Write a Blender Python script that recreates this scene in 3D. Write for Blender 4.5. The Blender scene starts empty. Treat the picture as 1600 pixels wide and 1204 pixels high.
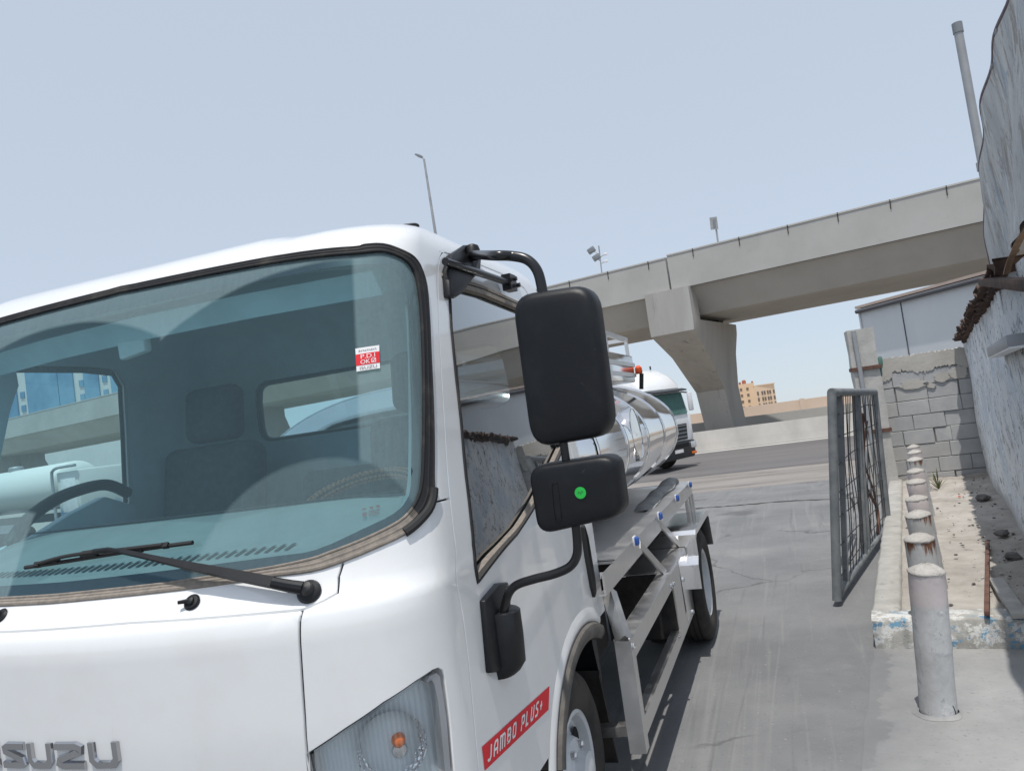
import bpy, bmesh, math, random
import numpy as np
from mathutils import Vector, Matrix
from mathutils.bvhtree import BVHTree
from mathutils.geometry import delaunay_2d_cdt
random.seed(7)
R_ = math.radians
SC = bpy.context.scene
COL = SC.collection

# ------------------------------------------------------------------ camera
F_PX, PPX, PPY, CAM_H = 1200.0, 800.0, 602.0, 1.65
def _frame():
    v1 = np.array([1218 - PPX, 607 - PPY]); sl = 0.14
    t = (v1 @ v1 + F_PX**2) / (v1[0] - sl * v1[1])
    v2 = v1 + t * np.array([-1, sl])
    Y = np.array([v1[0], v1[1], F_PX]); Y /= np.linalg.norm(Y)
    X = -np.array([v2[0], v2[1], F_PX]); X /= np.linalg.norm(X)
    return np.array([X, Y, np.cross(X, Y)])
RW = _frame()
cam_d = bpy.data.cameras.new('camera'); cam = bpy.data.objects.new('camera', cam_d); COL.objects.link(cam)
cam_d.sensor_width = 36; cam_d.lens = F_PX / 1600 * 36; cam_d.clip_end = 6000; cam_d.clip_start = 0.02
_m = Matrix.Identity(4)
for i in range(3):
    _m[i][0] = RW[i][0]; _m[i][1] = -RW[i][1]; _m[i][2] = -RW[i][2]
_m[2][3] = CAM_H
cam.matrix_world = _m
SC.camera = cam
CAM = np.array([0, 0, CAM_H])
def ray(x, y):
    d = RW @ np.array([x - PPX, y - PPY, F_PX]); return d / np.linalg.norm(d)
def at_z(x, y, z=0.0):
    d = ray(x, y); return Vector(CAM + d * ((z - CAM_H) / d[2]))
def at_x(x, y, X):
    d = ray(x, y); return Vector(CAM + d * (X / d[0]))
def at_y(x, y, Y):
    d = ray(x, y); return Vector(CAM + d * (Y / d[1]))
def at_plane(x, y, P, n):
    d = ray(x, y); n = np.array(n, float); P = np.array(P, float)
    return Vector(CAM + d * (((P - CAM) @ n) / (d @ n)))

# ------------------------------------------------------------------ world, sun, exposure
SUN_EL = 76.0
SUN_DIR = Vector((-0.055, 0.30, -1.0)).normalized()      # way the light travels
w = bpy.data.worlds.new('World'); SC.world = w; w.use_nodes = True
nt = w.node_tree; nt.nodes.clear()
sky = nt.nodes.new('ShaderNodeTexSky'); sky.sky_type = 'NISHITA'; sky.sun_disc = False
sky.sun_elevation = math.asin(-SUN_DIR.z); sky.sun_rotation = math.atan2(-SUN_DIR.x, -SUN_DIR.y)
sky.air_density = 1.0; sky.dust_density = 1.2; sky.ozone_density = 1.0
hs = nt.nodes.new('ShaderNodeMix'); hs.data_type = 'RGBA'; hs.inputs[0].default_value = 0.60; hs.inputs[7].default_value = (7.2, 8.0, 9.0, 1)   # dusty haze lying over the blue
tc = nt.nodes.new('ShaderNodeTexCoord'); va = nt.nodes.new('ShaderNodeVectorMath'); va.operation = 'ADD'; va.inputs[1].default_value = (0, 0, .06)   # the land falls away, so the skyline lies lower
nt.links.new(tc.outputs['Generated'], va.inputs[0]); nt.links.new(va.outputs[0], sky.inputs[0])
bg = nt.nodes.new('ShaderNodeBackground'); bg.inputs['Strength'].default_value = 0.10
wo = nt.nodes.new('ShaderNodeOutputWorld')
nt.links.new(sky.outputs[0], hs.inputs[6]); nt.links.new(hs.outputs[2], bg.inputs[0]); nt.links.new(bg.outputs[0], wo.inputs[0])
sl = bpy.data.lights.new('sun', 'SUN'); so = bpy.data.objects.new('sun', sl); COL.objects.link(so)
sl.energy = 3.3; sl.angle = R_(0.55); sl.color = (1.0, 0.96, 0.90)
so.rotation_euler = SUN_DIR.to_track_quat('-Z', 'Y').to_euler()
SC.view_settings.view_transform = 'Standard'; SC.view_settings.look = 'None'
SC.view_settings.exposure = 0.13; SC.view_settings.gamma = 1.0
try:
    SC.cycles.max_bounces = 10; SC.cycles.transparent_max_bounces = 16; SC.cycles.caustics_reflective = False
except Exception: pass

# ------------------------------------------------------------------ materials
class NT:
    def __init__(s, name):
        s.m = bpy.data.materials.new(name); s.m.use_nodes = True
        s.t = s.m.node_tree; s.t.nodes.clear()
        s.out = s.t.nodes.new('ShaderNodeOutputMaterial')
    def n(s, kind, **kw):
        x = s.t.nodes.new('ShaderNode' + kind)
        for k, v in kw.items(): setattr(x, k, v)
        return x
    def l(s, a, b): s.t.links.new(a, b)
    def val(s, sock, v):
        if hasattr(v, 'is_linked') or isinstance(v, bpy.types.NodeSocket): s.l(v, sock)
        else: sock.default_value = (*v, 1) if isinstance(v, tuple) and len(v) == 3 and sock.type == 'RGBA' else v
    def coord(s, kind='Object', scale=None):
        c = s.n('TexCoord').outputs[kind]
        if scale is None: return c
        mp = s.n('Mapping'); s.l(c, mp.inputs[0]); mp.inputs['Scale'].default_value = scale; return mp.outputs[0]
    def noise(s, vec, scale, detail=5, rough=0.6, dist=0.0):
        x = s.n('TexNoise'); s.l(vec, x.inputs['Vector']); x.inputs['Scale'].default_value = scale
        x.inputs['Detail'].default_value = detail; x.inputs['Roughness'].default_value = rough; x.inputs['Distortion'].default_value = dist
        return x.outputs[0]
    def ramp(s, fac, stops):
        r = s.n('ValToRGB'); s.l(fac, r.inputs[0]); e = r.color_ramp.elements
        while len(e) < len(stops): e.new(0.5)
        for el, (p, c) in zip(e, stops):
            el.position = p; el.color = (c, c, c, 1) if isinstance(c, (int, float)) else (*c, 1)
        return r.outputs[0]
    def mix(s, fac, a, b, mode='MIX'):
        x = s.n('Mix', data_type='RGBA', blend_type=mode); s.val(x.inputs[0], fac)
        for sk, v in ((x.inputs[6], a), (x.inputs[7], b)):
            if isinstance(v, tuple): v = (*v, 1) if len(v) == 3 else v
            s.val(sk, v)
        return x.outputs[2]
    def math(s, op, a, b=None, c=None, clamp=False):
        x = s.n('Math', operation=op, use_clamp=clamp); s.val(x.inputs[0], a)
        if b is not None: s.val(x.inputs[1], b)
        if c is not None: s.val(x.inputs[2], c)
        return x.outputs[0]
    def bsdf(s, color, rough=0.5, metal=0.0, bump=None, bstr=0.3, bdist=0.01, coat=0.0, spec=0.5):
        b = s.n('BsdfPrincipled')
        if isinstance(color, tuple): color = (*color, 1)
        s.val(b.inputs['Base Color'], color); s.val(b.inputs['Roughness'], rough); s.val(b.inputs['Metallic'], metal)
        b.inputs['Coat Weight'].default_value = coat; b.inputs['Coat Roughness'].default_value = 0.04
        b.inputs['Specular IOR Level'].default_value = spec
        if bump is not None:
            bp = s.n('Bump'); bp.inputs['Strength'].default_value = bstr; bp.inputs['Distance'].default_value = bdist
            s.l(bump, bp.inputs['Height']); s.l(bp.outputs[0], b.inputs['Normal'])
        s.l(b.outputs[0], s.out.inputs[0]); return b
def mottled(name, c1, c2, scale=4, rough=0.8, bump=0.3, bdist=0.01, bscale=40, metal=0.0, stretch=(1, 1, 1), lo=.35, hi=.65, spec=0.4, extra=None, coat=0):
    t = NT(name); v = t.coord('Object', stretch)
    f = t.ramp(t.noise(v, scale, 8, .65), [(lo, 0.0), (hi, 1.0)])
    col = t.mix(f, c1, c2)
    if extra:                       # (colour, scale, lo, hi): stains with a shape of their own
        for (c3, sc3, l3, h3) in extra:
            g = t.ramp(t.noise(v, sc3, 7, .7, .6), [(l3, 0.0), (h3, 1.0)]); col = t.mix(g, col, c3)
    t.bsdf(col, rough, metal, t.noise(t.coord('Object'), bscale, 6, .7), bump, bdist, spec=spec, coat=coat)
    return t.m
def plain(name, c, rough=0.5, metal=0.0, coat=0.0, bump=0.0, bscale=200, vary=0.15, spec=0.5):
    t = NT(name); v = t.coord('Object'); n = t.noise(v, 6, 5, .6)
    c2 = tuple(x * (1 - vary) for x in c)
    col = t.mix(t.ramp(n, [(.35, 0.0), (.65, 1.0)]), c, c2)
    t.bsdf(col, rough, metal, t.noise(v, bscale, 3) if bump else None, bump, .002, coat=coat, spec=spec)
    return t.m
M = {}
def paint():
    t = NT('white_paint'); v = t.coord('Object')
    d = t.ramp(t.noise(v, 3.5, 8, .7), [(.45, 0.0), (.8, 1.0)])
    col = t.mix(t.math('MULTIPLY', d, .30), (.78, .79, .795), (.62, .60, .565))
    col = t.mix(t.ramp(t.noise(t.coord('Object', (1, 1, .35)), 14, 8, .75), [(.60, 0.0), (.75, .22)]), col, (.55, .52, .48))
    t.bsdf(col, .30, 0, t.noise(v, 9, 2), .015, .01, coat=1.0, spec=.45); return t.m
M['paint'] = paint()
M['black_plastic'] = mottled('black_plastic', (.0065, .0075, .010), (.016, .017, .019), 7, .42, .25, .0015, 700, lo=.45, hi=.75, spec=.32, extra=[((.05, .048, .045), 22, .66, .74)])
M['black_gloss'] = plain('black_gloss_tube', (.012, .012, .014), .28)
M['rubber'] = mottled('dusty_rubber', (.014, .014, .016), (.075, .066, .058), 9, .7, .3, .002, 120, lo=.5, hi=.8)
M['rubber_dusty'] = mottled('brown_dusty_rubber', (.185, .165, .145), (.275, .24, .205), 60, .85, .3, .002, 120)
M['rubber_clean'] = plain('black_rubber', (.014, .014, .015), .6)
M['gap'] = plain('dark_gap', (.006, .006, .007), .9)
M['frit'] = mottled('black_glass_border', (.006, .008, .02), (.012, .015, .03), 30, .5, 0, .001)
M['tyre'] = mottled('tyre_rubber', (.018, .018, .019), (.06, .052, .045), 6, .8, .4, .004, 60)
M['steel'] = None
def stainless(name, base, r0, r1, dust=0.25, scale=2.0):
    t = NT(name); v = t.coord('Object'); n = t.noise(v, scale, 6, .6)
    fine = t.noise(t.coord('Object', (1, 30, 30)), 6, 3)
    d = t.ramp(t.noise(v, 5, 8, .7), [(.45, 0.0), (.75, 1.0)])
    col = t.mix(t.math('MULTIPLY', d, dust), base, (.46, .44, .41))
    rough = t.math('ADD', r0, t.math('MULTIPLY', n, r1 - r0))
    t.bsdf(col, rough, t.math('SUBTRACT', 1.0, t.math('MULTIPLY', d, dust)), fine, .02, .002); return t.m
M['tank_steel'] = stainless('polished_stainless', (.74, .74, .75), .03, .12, .10, 1.3)
M['bed_steel'] = stainless('brushed_stainless', (.72, .71, .70), .24, .44, .45)
M['bright_steel'] = stainless('bright_fender_steel', (.82, .82, .83), .10, .22, .05)
M['chrome'] = stainless('chrome_letter', (.50, .51, .53), .06, .14, .0)
M['dark_chassis'] = mottled('dark_chassis', (.012, .012, .013), (.05, .045, .04), 8, .7)
M['interior'] = plain('grey_trim', (.66, .74, .78), .85)
M['interior_lt'] = plain('light_grey_headliner', (.20, .21, .21), .9)
M['seat'] = mottled('seat_cloth', (.07, .075, .085), (.10, .105, .115), 30, .95)
M['dash'] = plain('dash_plastic', (.245, .25, .25), .75, bump=.2, bscale=500)
M['dash_dark'] = plain('dark_vent', (.02, .02, .022), .8)
M['brown_cover'] = plain('brown_wheel_cover', (1.0, .40, .20), .6)
M['red'] = plain('red_vinyl', (.72, .028, .04), .5, spec=.2)
M['white_vinyl'] = plain('white_vinyl', (.80, .80, .80), .4)
M['grey_print'] = plain('grey_print', (.16, .16, .18), .5)
M['green_dot'] = plain('green_dot', (.02, .50, .07), .5)
M['dark_green_ink'] = plain('dark_green_ink', (.01, .16, .03), .6)
M['blue_lamp'] = plain('blue_lamp', (.02, .10, .42), .15)
M['orange_lamp'] = plain('orange_lamp', (.75, .10, .02), .3)
M['amber'] = plain('amber_bulb', (.80, .17, .01), .2)
M['lamp_liner'] = plain('silver_lamp_liner', (.70, .69, .675), .4, metal=0.25)
M['bezel'] = plain('grey_lamp_bezel', (.30, .31, .33), .4)
t = NT('faceted_lamp_reflector'); v = t.coord('Object'); vo = t.n('TexVoronoi'); vo.inputs['Scale'].default_value = 95; t.l(v, vo.inputs[0])
t.bsdf((.92, .93, .95), .10, 1.0, vo.outputs['Distance'], .9, .006); M['reflector'] = t.m

def fres(t, lo, hi, ior=1.5):
    f = t.n('LayerWeight'); f.inputs['Blend'].default_value = .5      # thin pane: same reflection from both sides
    return t.math('ADD', .045, t.math('MULTIPLY', .955, t.math('POWER', f.outputs['Facing'], 5.0)))
def glass(name, tint, gloss_boost=1.0, dust=None, rough=0.0, gtint=(1, 1, 1)):
    t = NT(name)
    tr = t.n('BsdfTransparent'); tr.inputs[0].default_value = (*tint, 1)
    gl = t.n('BsdfGlossy'); gl.inputs['Roughness'].default_value = rough; gl.inputs[0].default_value = (*gtint, 1)
    mx = t.n('MixShader'); f = t.math('MULTIPLY', fres(t, 0, 1), gloss_boost, clamp=True)
    t.l(f, mx.inputs[0]); t.l(tr.outputs[0], mx.inputs[1]); t.l(gl.outputs[0], mx.inputs[2])
    res = mx.outputs[0]
    if dust:
        fac, col = dust(t)
        df = t.n('BsdfDiffuse'); t.val(df.inputs[0], col)
        m2 = t.n('MixShader'); t.l(fac, m2.inputs[0]); t.l(res, m2.inputs[1]); t.l(df.outputs[0], m2.inputs[2]); res = m2.outputs[0]
    t.l(res, t.out.inputs[0]); return t.m

# ------------------------------------------------------------------ mesh helpers
ORG = {}
def tag(o, label=None, cat=None, group=None, kind=None):
    if label: o['label'] = label
    if cat: o['category'] = cat
    if group: o['group'] = group
    if kind: o['kind'] = kind
    return o
def empty(name, loc, label, cat, group=None):
    o = bpy.data.objects.new(name, None); o.empty_display_size = .1; COL.objects.link(o); o.location = loc
    ORG[o.name] = Vector(loc); return tag(o, label, cat, group)
def unit(v): v = Vector(v); return v.normalized() if v.length > 1e-9 else Vector((0, 0, 1))
class MB:
    def __init__(s): s.v = []; s.f = []; s.nrm = {}; s.uv = {}
    def add(s, vs, fs):
        k = len(s.v); s.v += [Vector(p) for p in vs]; s.f += [tuple(i + k for i in f) for f in fs]; return k
    def box(s, c, size, ax=None):
        ax = ax or (Vector((1, 0, 0)), Vector((0, 1, 0)), Vector((0, 0, 1))); c = Vector(c)
        h = [x / 2 for x in size]; vs = []
        for i in (-1, 1):
            for j in (-1, 1):
                for k in (-1, 1): vs.append(c + ax[0] * (i * h[0]) + ax[1] * (j * h[1]) + ax[2] * (k * h[2]))
        s.add(vs, [(0, 1, 3, 2), (4, 6, 7, 5), (0, 4, 5, 1), (2, 3, 7, 6), (0, 2, 6, 4), (1, 5, 7, 3)]); return s
    def bar(s, a, b, wdt, hgt, up=(0, 0, 1)):                      # rectangular bar from a to b
        a = Vector(a); b = Vector(b); d = unit(b - a); x = unit(d.cross(Vector(up))); z = unit(x.cross(d))
        return s.box((a + b) / 2, ((b - a).length, wdt, hgt), (d, x, z))
    def tube(s, pts, r, seg=10, closed=False, cap=True):
        pts = [Vector(p) for p in pts]; n = len(pts); rs = r if isinstance(r, (list, tuple)) else [r] * n
        fr = None; k0 = len(s.v); rings = []
        for i, p in enumerate(pts):
            a = pts[(i - 1) % n] if (closed or i > 0) else p; b = pts[(i + 1) % n] if (closed or i < n - 1) else p
            d = unit(b - a)
            if fr is None: fr = unit(d.cross(Vector((0, 0, 1)) if abs(d.z) < .9 else Vector((1, 0, 0))))
            fr = unit(fr - d * fr.dot(d)); g = d.cross(fr); ring = []
            for q in range(seg):
                an = 2 * math.pi * q / seg; s.v.append(p + (fr * math.cos(an) + g * math.sin(an)) * rs[i]); ring.append(len(s.v) - 1)
            rings.append(ring)
        for i in range(n if closed else n - 1):
            A = rings[i]; B = rings[(i + 1) % n]
            for q in range(seg): s.f.append((A[q], A[(q + 1) % seg], B[(q + 1) % seg], B[q]))
        if cap and not closed: s.f.append(tuple(reversed(rings[0]))); s.f.append(tuple(rings[-1]))
        return s
    def cyl(s, a, b, r, seg=20, r2=None): return s.tube([a, b], [r, r if r2 is None else r2], seg)
    def lathe(s, c, ax, prof, seg=32, caps=True):                             # prof: (radius, along)
        c = Vector(c); ax = unit(ax); x = unit(ax.cross(Vector((0, 0, 1)) if abs(ax.z) < .9 else Vector((1, 0, 0)))); y = ax.cross(x)
        k = len(s.v)
        for (r, h) in prof:
            for q in range(seg):
                an = 2 * math.pi * q / seg; s.v.append(c + ax * h + (x * math.cos(an) + y * math.sin(an)) * r)
        for i in range(len(prof) - 1):
            for q in range(seg):
                q2 = (q + 1) % seg; s.f.append((k + i * seg + q, k + i * seg + q2, k + (i + 1) * seg + q2, k + (i + 1) * seg + q))
        if caps and prof[0][0] > 1e-4: s.f.append(tuple(k + q for q in reversed(range(seg))))
        if caps and prof[-1][0] > 1e-4: s.f.append(tuple(k + (len(prof) - 1) * seg + q for q in range(seg)))
        return s
    def prism(s, poly, d):                                         # 3D polygon swept by vector d
        poly = [Vector(p) for p in poly]; d = Vector(d); n = len(poly)
        s.add(poly + [p + d for p in poly], [tuple(range(n))[::-1], tuple(range(n, 2 * n))] + [(i, (i + 1) % n, (i + 1) % n + n, i + n) for i in range(n)]); return s
    def loft(s, rings, closed=True, caps=True):
        n = len(rings[0]); k = len(s.v)
        for r in rings: s.v += [Vector(p) for p in r]
        for i in range(len(rings) - 1):
            for q in range(n if closed else n - 1):
                q2 = (q + 1) % n; s.f.append((k + i * n + q, k + i * n + q2, k + (i + 1) * n + q2, k + (i + 1) * n + q))
        if caps: s.f.append(tuple(k + q for q in reversed(range(n)))); s.f.append(tuple(k + (len(rings) - 1) * n + q for q in range(n)))
        return s
    def build(s, name, m, parent=None, smooth=35, bevel=0.0, bseg=2, recalc=True):
        off = Vector((0, 0, 0))
        if parent is not None:
            p = parent
            while p.parent is not None: p = p.parent
            off = ORG.get(p.name, Vector((0, 0, 0)))
        me = bpy.data.meshes.new(name)
        me.from_pydata([tuple(p - off) for p in s.v], [], s.f); me.update()
        if recalc or bevel:
            bm = bmesh.new(); bm.from_mesh(me)
            if recalc: bmesh.ops.recalc_face_normals(bm, faces=bm.faces)
            if bevel:
                ed = [e for e in bm.edges if len(e.link_faces) == 2 and e.calc_face_angle(0) > .5]
                bmesh.ops.bevel(bm, geom=ed, offset=bevel, segments=bseg, affect='EDGES', profile=.5, clamp_overlap=True)
            bm.to_mesh(me); bm.free()
        if smooth:
            me.polygons.foreach_set('use_smooth', [True] * len(me.polygons))
            me.set_sharp_from_angle(angle=R_(smooth))
        if s.uv and not bevel:
            ul = me.uv_layers.new(name='UVMap')
            for lp in me.loops: ul.data[lp.index].uv = s.uv.get(lp.vertex_index, (0, 0))
        if s.nrm and not bevel:
            nn = [tuple(s.nrm.get(i, (0, 0, 0))) for i in range(len(me.vertices))]
            me.normals_split_custom_set_from_vertices(nn)
        me.materials.append(M[m] if isinstance(m, str) else m)
        o = bpy.data.objects.new(name, me); COL.objects.link(o)
        if parent is not None: o.parent = parent
        return o
def spline(pts, n=8, closed=False):
    P = [Vector(p) for p in pts]; out = []; N = len(P)
    for i in range(N if closed else N - 1):
        p0 = P[(i - 1) % N] if (closed or i > 0) else P[i]; p1 = P[i]; p2 = P[(i + 1) % N]
        p3 = P[(i + 2) % N] if (closed or i + 2 < N) else p2
        for k in range(n):
            t = k / n; out.append(.5 * ((2 * p1) + (p2 - p0) * t + (2 * p0 - 5 * p1 + 4 * p2 - p3) * t * t + (3 * p1 - p0 - 3 * p2 + p3) * t ** 3))
    if not closed: out.append(P[-1])
    return out
def resample(poly, step, closed=True):
    out = []; n = len(poly)
    for i in range(n if closed else n - 1):
        a = np.array(poly[i], float); b = np.array(poly[(i + 1) % n], float); L = np.linalg.norm(b - a)
        k = max(1, int(math.ceil(L / step)))
        for j in range(k): out.append(tuple(a + (b - a) * j / k))
    if not closed: out.append(tuple(poly[-1]))
    return out
def area2(p): return sum(p[i][0] * p[(i + 1) % len(p)][1] - p[(i + 1) % len(p)][0] * p[i][1] for i in range(len(p))) / 2
def inset(poly, d):                     # shrink a loop by d (d<0 grows)
    s = 1 if area2(poly) > 0 else -1; n = len(poly); out = []
    for i in range(n):
        a = np.array(poly[i - 1]); b = np.array(poly[i]); c = np.array(poly[(i + 1) % n])
        e1 = b - a; e2 = c - b; e1 = e1 / (np.linalg.norm(e1) + 1e-12); e2 = e2 / (np.linalg.norm(e2) + 1e-12)
        n1 = np.array([-e1[1], e1[0]]) * s; n2 = np.array([-e2[1], e2[0]]) * s
        m = n1 + n2; L = np.linalg.norm(m); m = m / L if L > 1e-6 else n1
        k = d / max(.5, float(m @ n1)); out.append(tuple(b + m * k))
    return out
def inside(poly, p):
    x, y = p; r = False; n = len(poly)
    for i in range(n):
        x1, y1 = poly[i]; x2, y2 = poly[(i + 1) % n]
        if (y1 > y) != (y2 > y) and x < (x2 - x1) * (y - y1) / (y2 - y1) + x1: r = not r
    return r
def inside_np(poly, P):
    A = np.array(poly); B = np.roll(A, -1, 0); P = np.asarray(P, float); r = np.zeros(len(P), bool)
    for (x1, y1), (x2, y2) in zip(A, B):
        c = (y1 > P[:, 1]) != (y2 > P[:, 1])
        if y1 != y2: r ^= c & (P[:, 0] < (x2 - x1) * (P[:, 1] - y1) / (y2 - y1) + x1)
    return r
def tri_fill(outer, holes=(), grid=None):
    vs = []; es = []
    for lp in [outer] + list(holes):
        k = len(vs); vs += [Vector(p) for p in lp]; es += [(k + i, k + (i + 1) % len(lp)) for i in range(len(lp))]
    if grid:
        A = np.array(outer); gx, gy = grid if isinstance(grid, tuple) else (grid, grid)
        xs = np.arange(A[:, 0].min() + gx * .37, A[:, 0].max(), gx); ys = np.arange(A[:, 1].min() + gy * .41, A[:, 1].max(), gy)
        bd = np.array([tuple(p) for p in vs]) / (gx, gy)
        G = np.array([(x, y) for x in xs for y in ys]).reshape(-1, 2)
        if len(G):
            ok = inside_np(outer, G)
            for h in holes: ok &= ~inside_np(h, G)
            G = G[ok]
            for g in G:
                if np.min(((bd - g / (gx, gy)) ** 2).sum(1)) > .12: vs.append(Vector(g))
    r = delaunay_2d_cdt(vs, es, [], 0, 1e-7)
    V, F = r[0], r[2]
    C = np.array([[sum(V[i][k] for i in f) / len(f) for k in (0, 1)] for f in F])
    ok = inside_np(outer, C)
    for h in holes: ok &= ~inside_np(h, C)
    return [tuple(p) for p in V], [tuple(f) for f, o in zip(F, ok) if o]

# ------------------------------------------------------------------ lettering
def text_polys(body, size=1.0, shear=0.0, spacing=1.0):
    """flat mesh (verts 2d, faces) of a text in the built-in font, width-normalised by caller"""
    cu = bpy.data.curves.new('lettering', 'FONT'); cu.body = body; cu.size = size; cu.shear = shear; cu.space_character = spacing
    cu.resolution_u = 3
    o = bpy.data.objects.new('lettering', cu); COL.objects.link(o)
    dg = bpy.context.evaluated_depsgraph_get(); dg.update()
    me = bpy.data.meshes.new_from_object(o.evaluated_get(dg))
    v = [(p.co.x, p.co.y) for p in me.vertices]; f = [tuple(p.vertices) for p in me.polygons]
    bpy.data.objects.remove(o); bpy.data.curves.remove(cu); bpy.data.meshes.remove(me)
    xs = [p[0] for p in v]; ys = [p[1] for p in v]; x0, x1, y0, y1 = min(xs), max(xs), min(ys), max(ys)
    return [((x - x0) / (x1 - x0), (y - y0) / (y1 - y0)) for x, y in v], f
def quad_map(q):
    a, b, c, d = [Vector(p) for p in q]          # bottom-left, bottom-right, top-right, top-left
    return lambda s, t: (a * (1 - s) + b * s) * (1 - t) + (d * (1 - s) + c * s) * t

# ================================================================== THE WHITE TANKER TRUCK
XC = -1.85
truck = empty('tanker_truck', (XC, 2.9, 0), 'white tanker truck with shiny steel tank, filling the left foreground', 'truck')
RINGS = [  # z, front y, half width, corner rx, corner ry, bow, back y
    (0.48, 1.46, 1.00, .26, .25, .09, 3.38), (0.80, 1.435, 1.00, .27, .26, .09, 3.38), (1.05, 1.42, 1.00, .28, .27, .09, 3.38),
    (1.22, 1.42, 1.00, .28, .27, .09, 3.38), (1.272, 1.425, 1.00, .28, .27, .09, 3.38), (1.295, 1.437, 1.00, .28, .265, .09, 3.38), (1.315, 1.458, .998, .28, .26, .09, 3.38),
    (1.36, 1.497, .996, .275, .25, .08, 3.38), (1.41, 1.525, .993, .27, .24, .07, 3.38), (1.60, 1.592, .977, .25, .22, .06, 3.37),
    (1.85, 1.685, .957, .24, .20, .045, 3.36), (2.05, 1.758, .940, .24, .19, .035, 3.34), (2.18, 1.808, .926, .24, .19, .03, 3.32),
    (2.235, 1.838, .918, .25, .19, .03, 3.30), (2.272, 1.88, .905, .26, .20, .025, 3.27), (2.30, 1.935, .885, .27, .21, .02, 3.22),
    (2.322, 2.01, .86, .27, .21, .015, 3.15), (2.340, 2.10, .82, .27, .22, .01, 3.07), (2.351, 2.20, .74, .25, .22, .01, 2.98),
    (2.358, 2.32, .58, .2, .2, .01, 2.88), (2.362, 2.45, .30, .1, .1, .005, 2.76), (2.364, 2.58, .01, .004, .004, 0, 2.62)]
_vk = [0.0]
for a, b in zip(RINGS, RINGS[1:]): _vk.append(_vk[-1] + math.hypot(b[0] - a[0], b[1] - a[1]))
VMAX = _vk[-1]
def pchip(xk, yk):
    xk = np.array(xk); yk = np.array(yk); hh = np.diff(xk); d = np.diff(yk) / hh; m = np.zeros(len(xk))
    for i in range(1, len(xk) - 1):
        if d[i - 1] * d[i] > 0:
            w1 = 2 * hh[i] + hh[i - 1]; w2 = hh[i] + 2 * hh[i - 1]; m[i] = (w1 + w2) / (w1 / d[i - 1] + w2 / d[i])
    m[0] = d[0]; m[-1] = d[-1]
    xl = xk.tolist(); hl = hh.tolist(); yl = yk.tolist(); ml = m.tolist()
    import bisect
    def f(x):
        i = min(max(bisect.bisect_right(xl, x) - 1, 0), len(hl) - 1); t = (x - xl[i]) / hl[i]
        return (yl[i] * (1 + 2 * t) * (1 - t) ** 2 + ml[i] * hl[i] * t * (1 - t) ** 2 + yl[i + 1] * t * t * (3 - 2 * t) + ml[i + 1] * hl[i] * t * t * (t - 1))
    return f
_RF = [pchip(_vk, [r[k] for r in RINGS]) for k in range(7)]
U1, U2, U3, U4, U5 = .70, 1.10, 2.62, 2.78, 3.6
def surf(u, v):
    v = min(max(v, 0), VMAX); z, yc, W, rx, ry, b, yb = [g(v) for g in _RF]
    sg = 1 if u >= 0 else -1; a = min(abs(u), U5); rb = min(.10, W * .5)
    if a <= U1:
        t = a / U1; x = t * (W - rx); y = yc + b * t * t
    elif a <= U2:
        t = (a - U1) / (U2 - U1); L = math.hypot(1, 2 * b / (W - rx + 1e-6)); k = .58
        p0 = (W - rx, yc + b); p1 = (p0[0] + rx * k / L, p0[1] + rx * k * 2 * b / (W - rx + 1e-6) / L); p3 = (W, yc + b + ry); p2 = (W, p3[1] - ry * k)
        B = ((1 - t) ** 3, 3 * t * (1 - t) ** 2, 3 * t * t * (1 - t), t ** 3)
        x = sum(B[i] * (p0, p1, p2, p3)[i][0] for i in range(4)); y = sum(B[i] * (p0, p1, p2, p3)[i][1] for i in range(4))
    elif a <= U3:
        t = (a - U2) / (U3 - U2); x = W; y0 = yc + b + ry; y = y0 + (yb - rb - y0) * t
    elif a <= U4:
        t = (a - U3) / (U4 - U3) * math.pi / 2; x = W - rb + rb * math.cos(t); y = yb - rb + rb * math.sin(t)
    else:
        t = (a - U4) / (U5 - U4); x = (W - rb) * (1 - t); y = yb
    xs_ = sg * x
    if z > 2.27:                                                   # raised middle of the roof
        e = min(1, max(0, ((.56 if xs_ > 0 else .86) - x) / .14)); e = e * e * (3 - 2 * e); z += .016 * e * min(1, (z - 2.27) / .05)
    if z > 1.85:                                                   # the cab stands leaning a touch on its springs
        e = min(1, (z - 1.85) / .45); z -= (.007 if xs_ > 0 else .024) * xs_ * e
    return Vector((XC + sg * x, y, z))
def nrm(u, v):
    e = .004
    n = (surf(u + e, v) - surf(u - e, v)).cross(surf(u, min(v + e, VMAX - .01)) - surf(u, min(v - e, VMAX - .02)))
    return n.normalized() if n.length > 1e-9 else Vector((0, 0, 1))
_us = sorted(set([-U5 + i * .04 for i in range(int(2 * U5 / .04) + 1)] + [s_ * x for x in (U1, U2, U3, U4, U5) for s_ in (-1, 1)] + [s_ * (U1 + (U2 - U1) * i / 16) for i in range(17) for s_ in (-1, 1)] + [s_ * (U3 + (U4 - U3) * i / 8) for i in range(9) for s_ in (-1, 1)]))
_vs = sorted(set(list(np.arange(0, VMAX, .03)) + [VMAX]))
_V = [surf(u, v) for u in _us for v in _vs]; _nv = len(_vs)
_F = [(i * _nv + j, (i + 1) * _nv + j, (i + 1) * _nv + j + 1, i * _nv + j + 1) for i in range(len(_us) - 1) for j in range(_nv - 1)]
BVH = BVHTree.FromPolygons(_V, _F)
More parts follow.
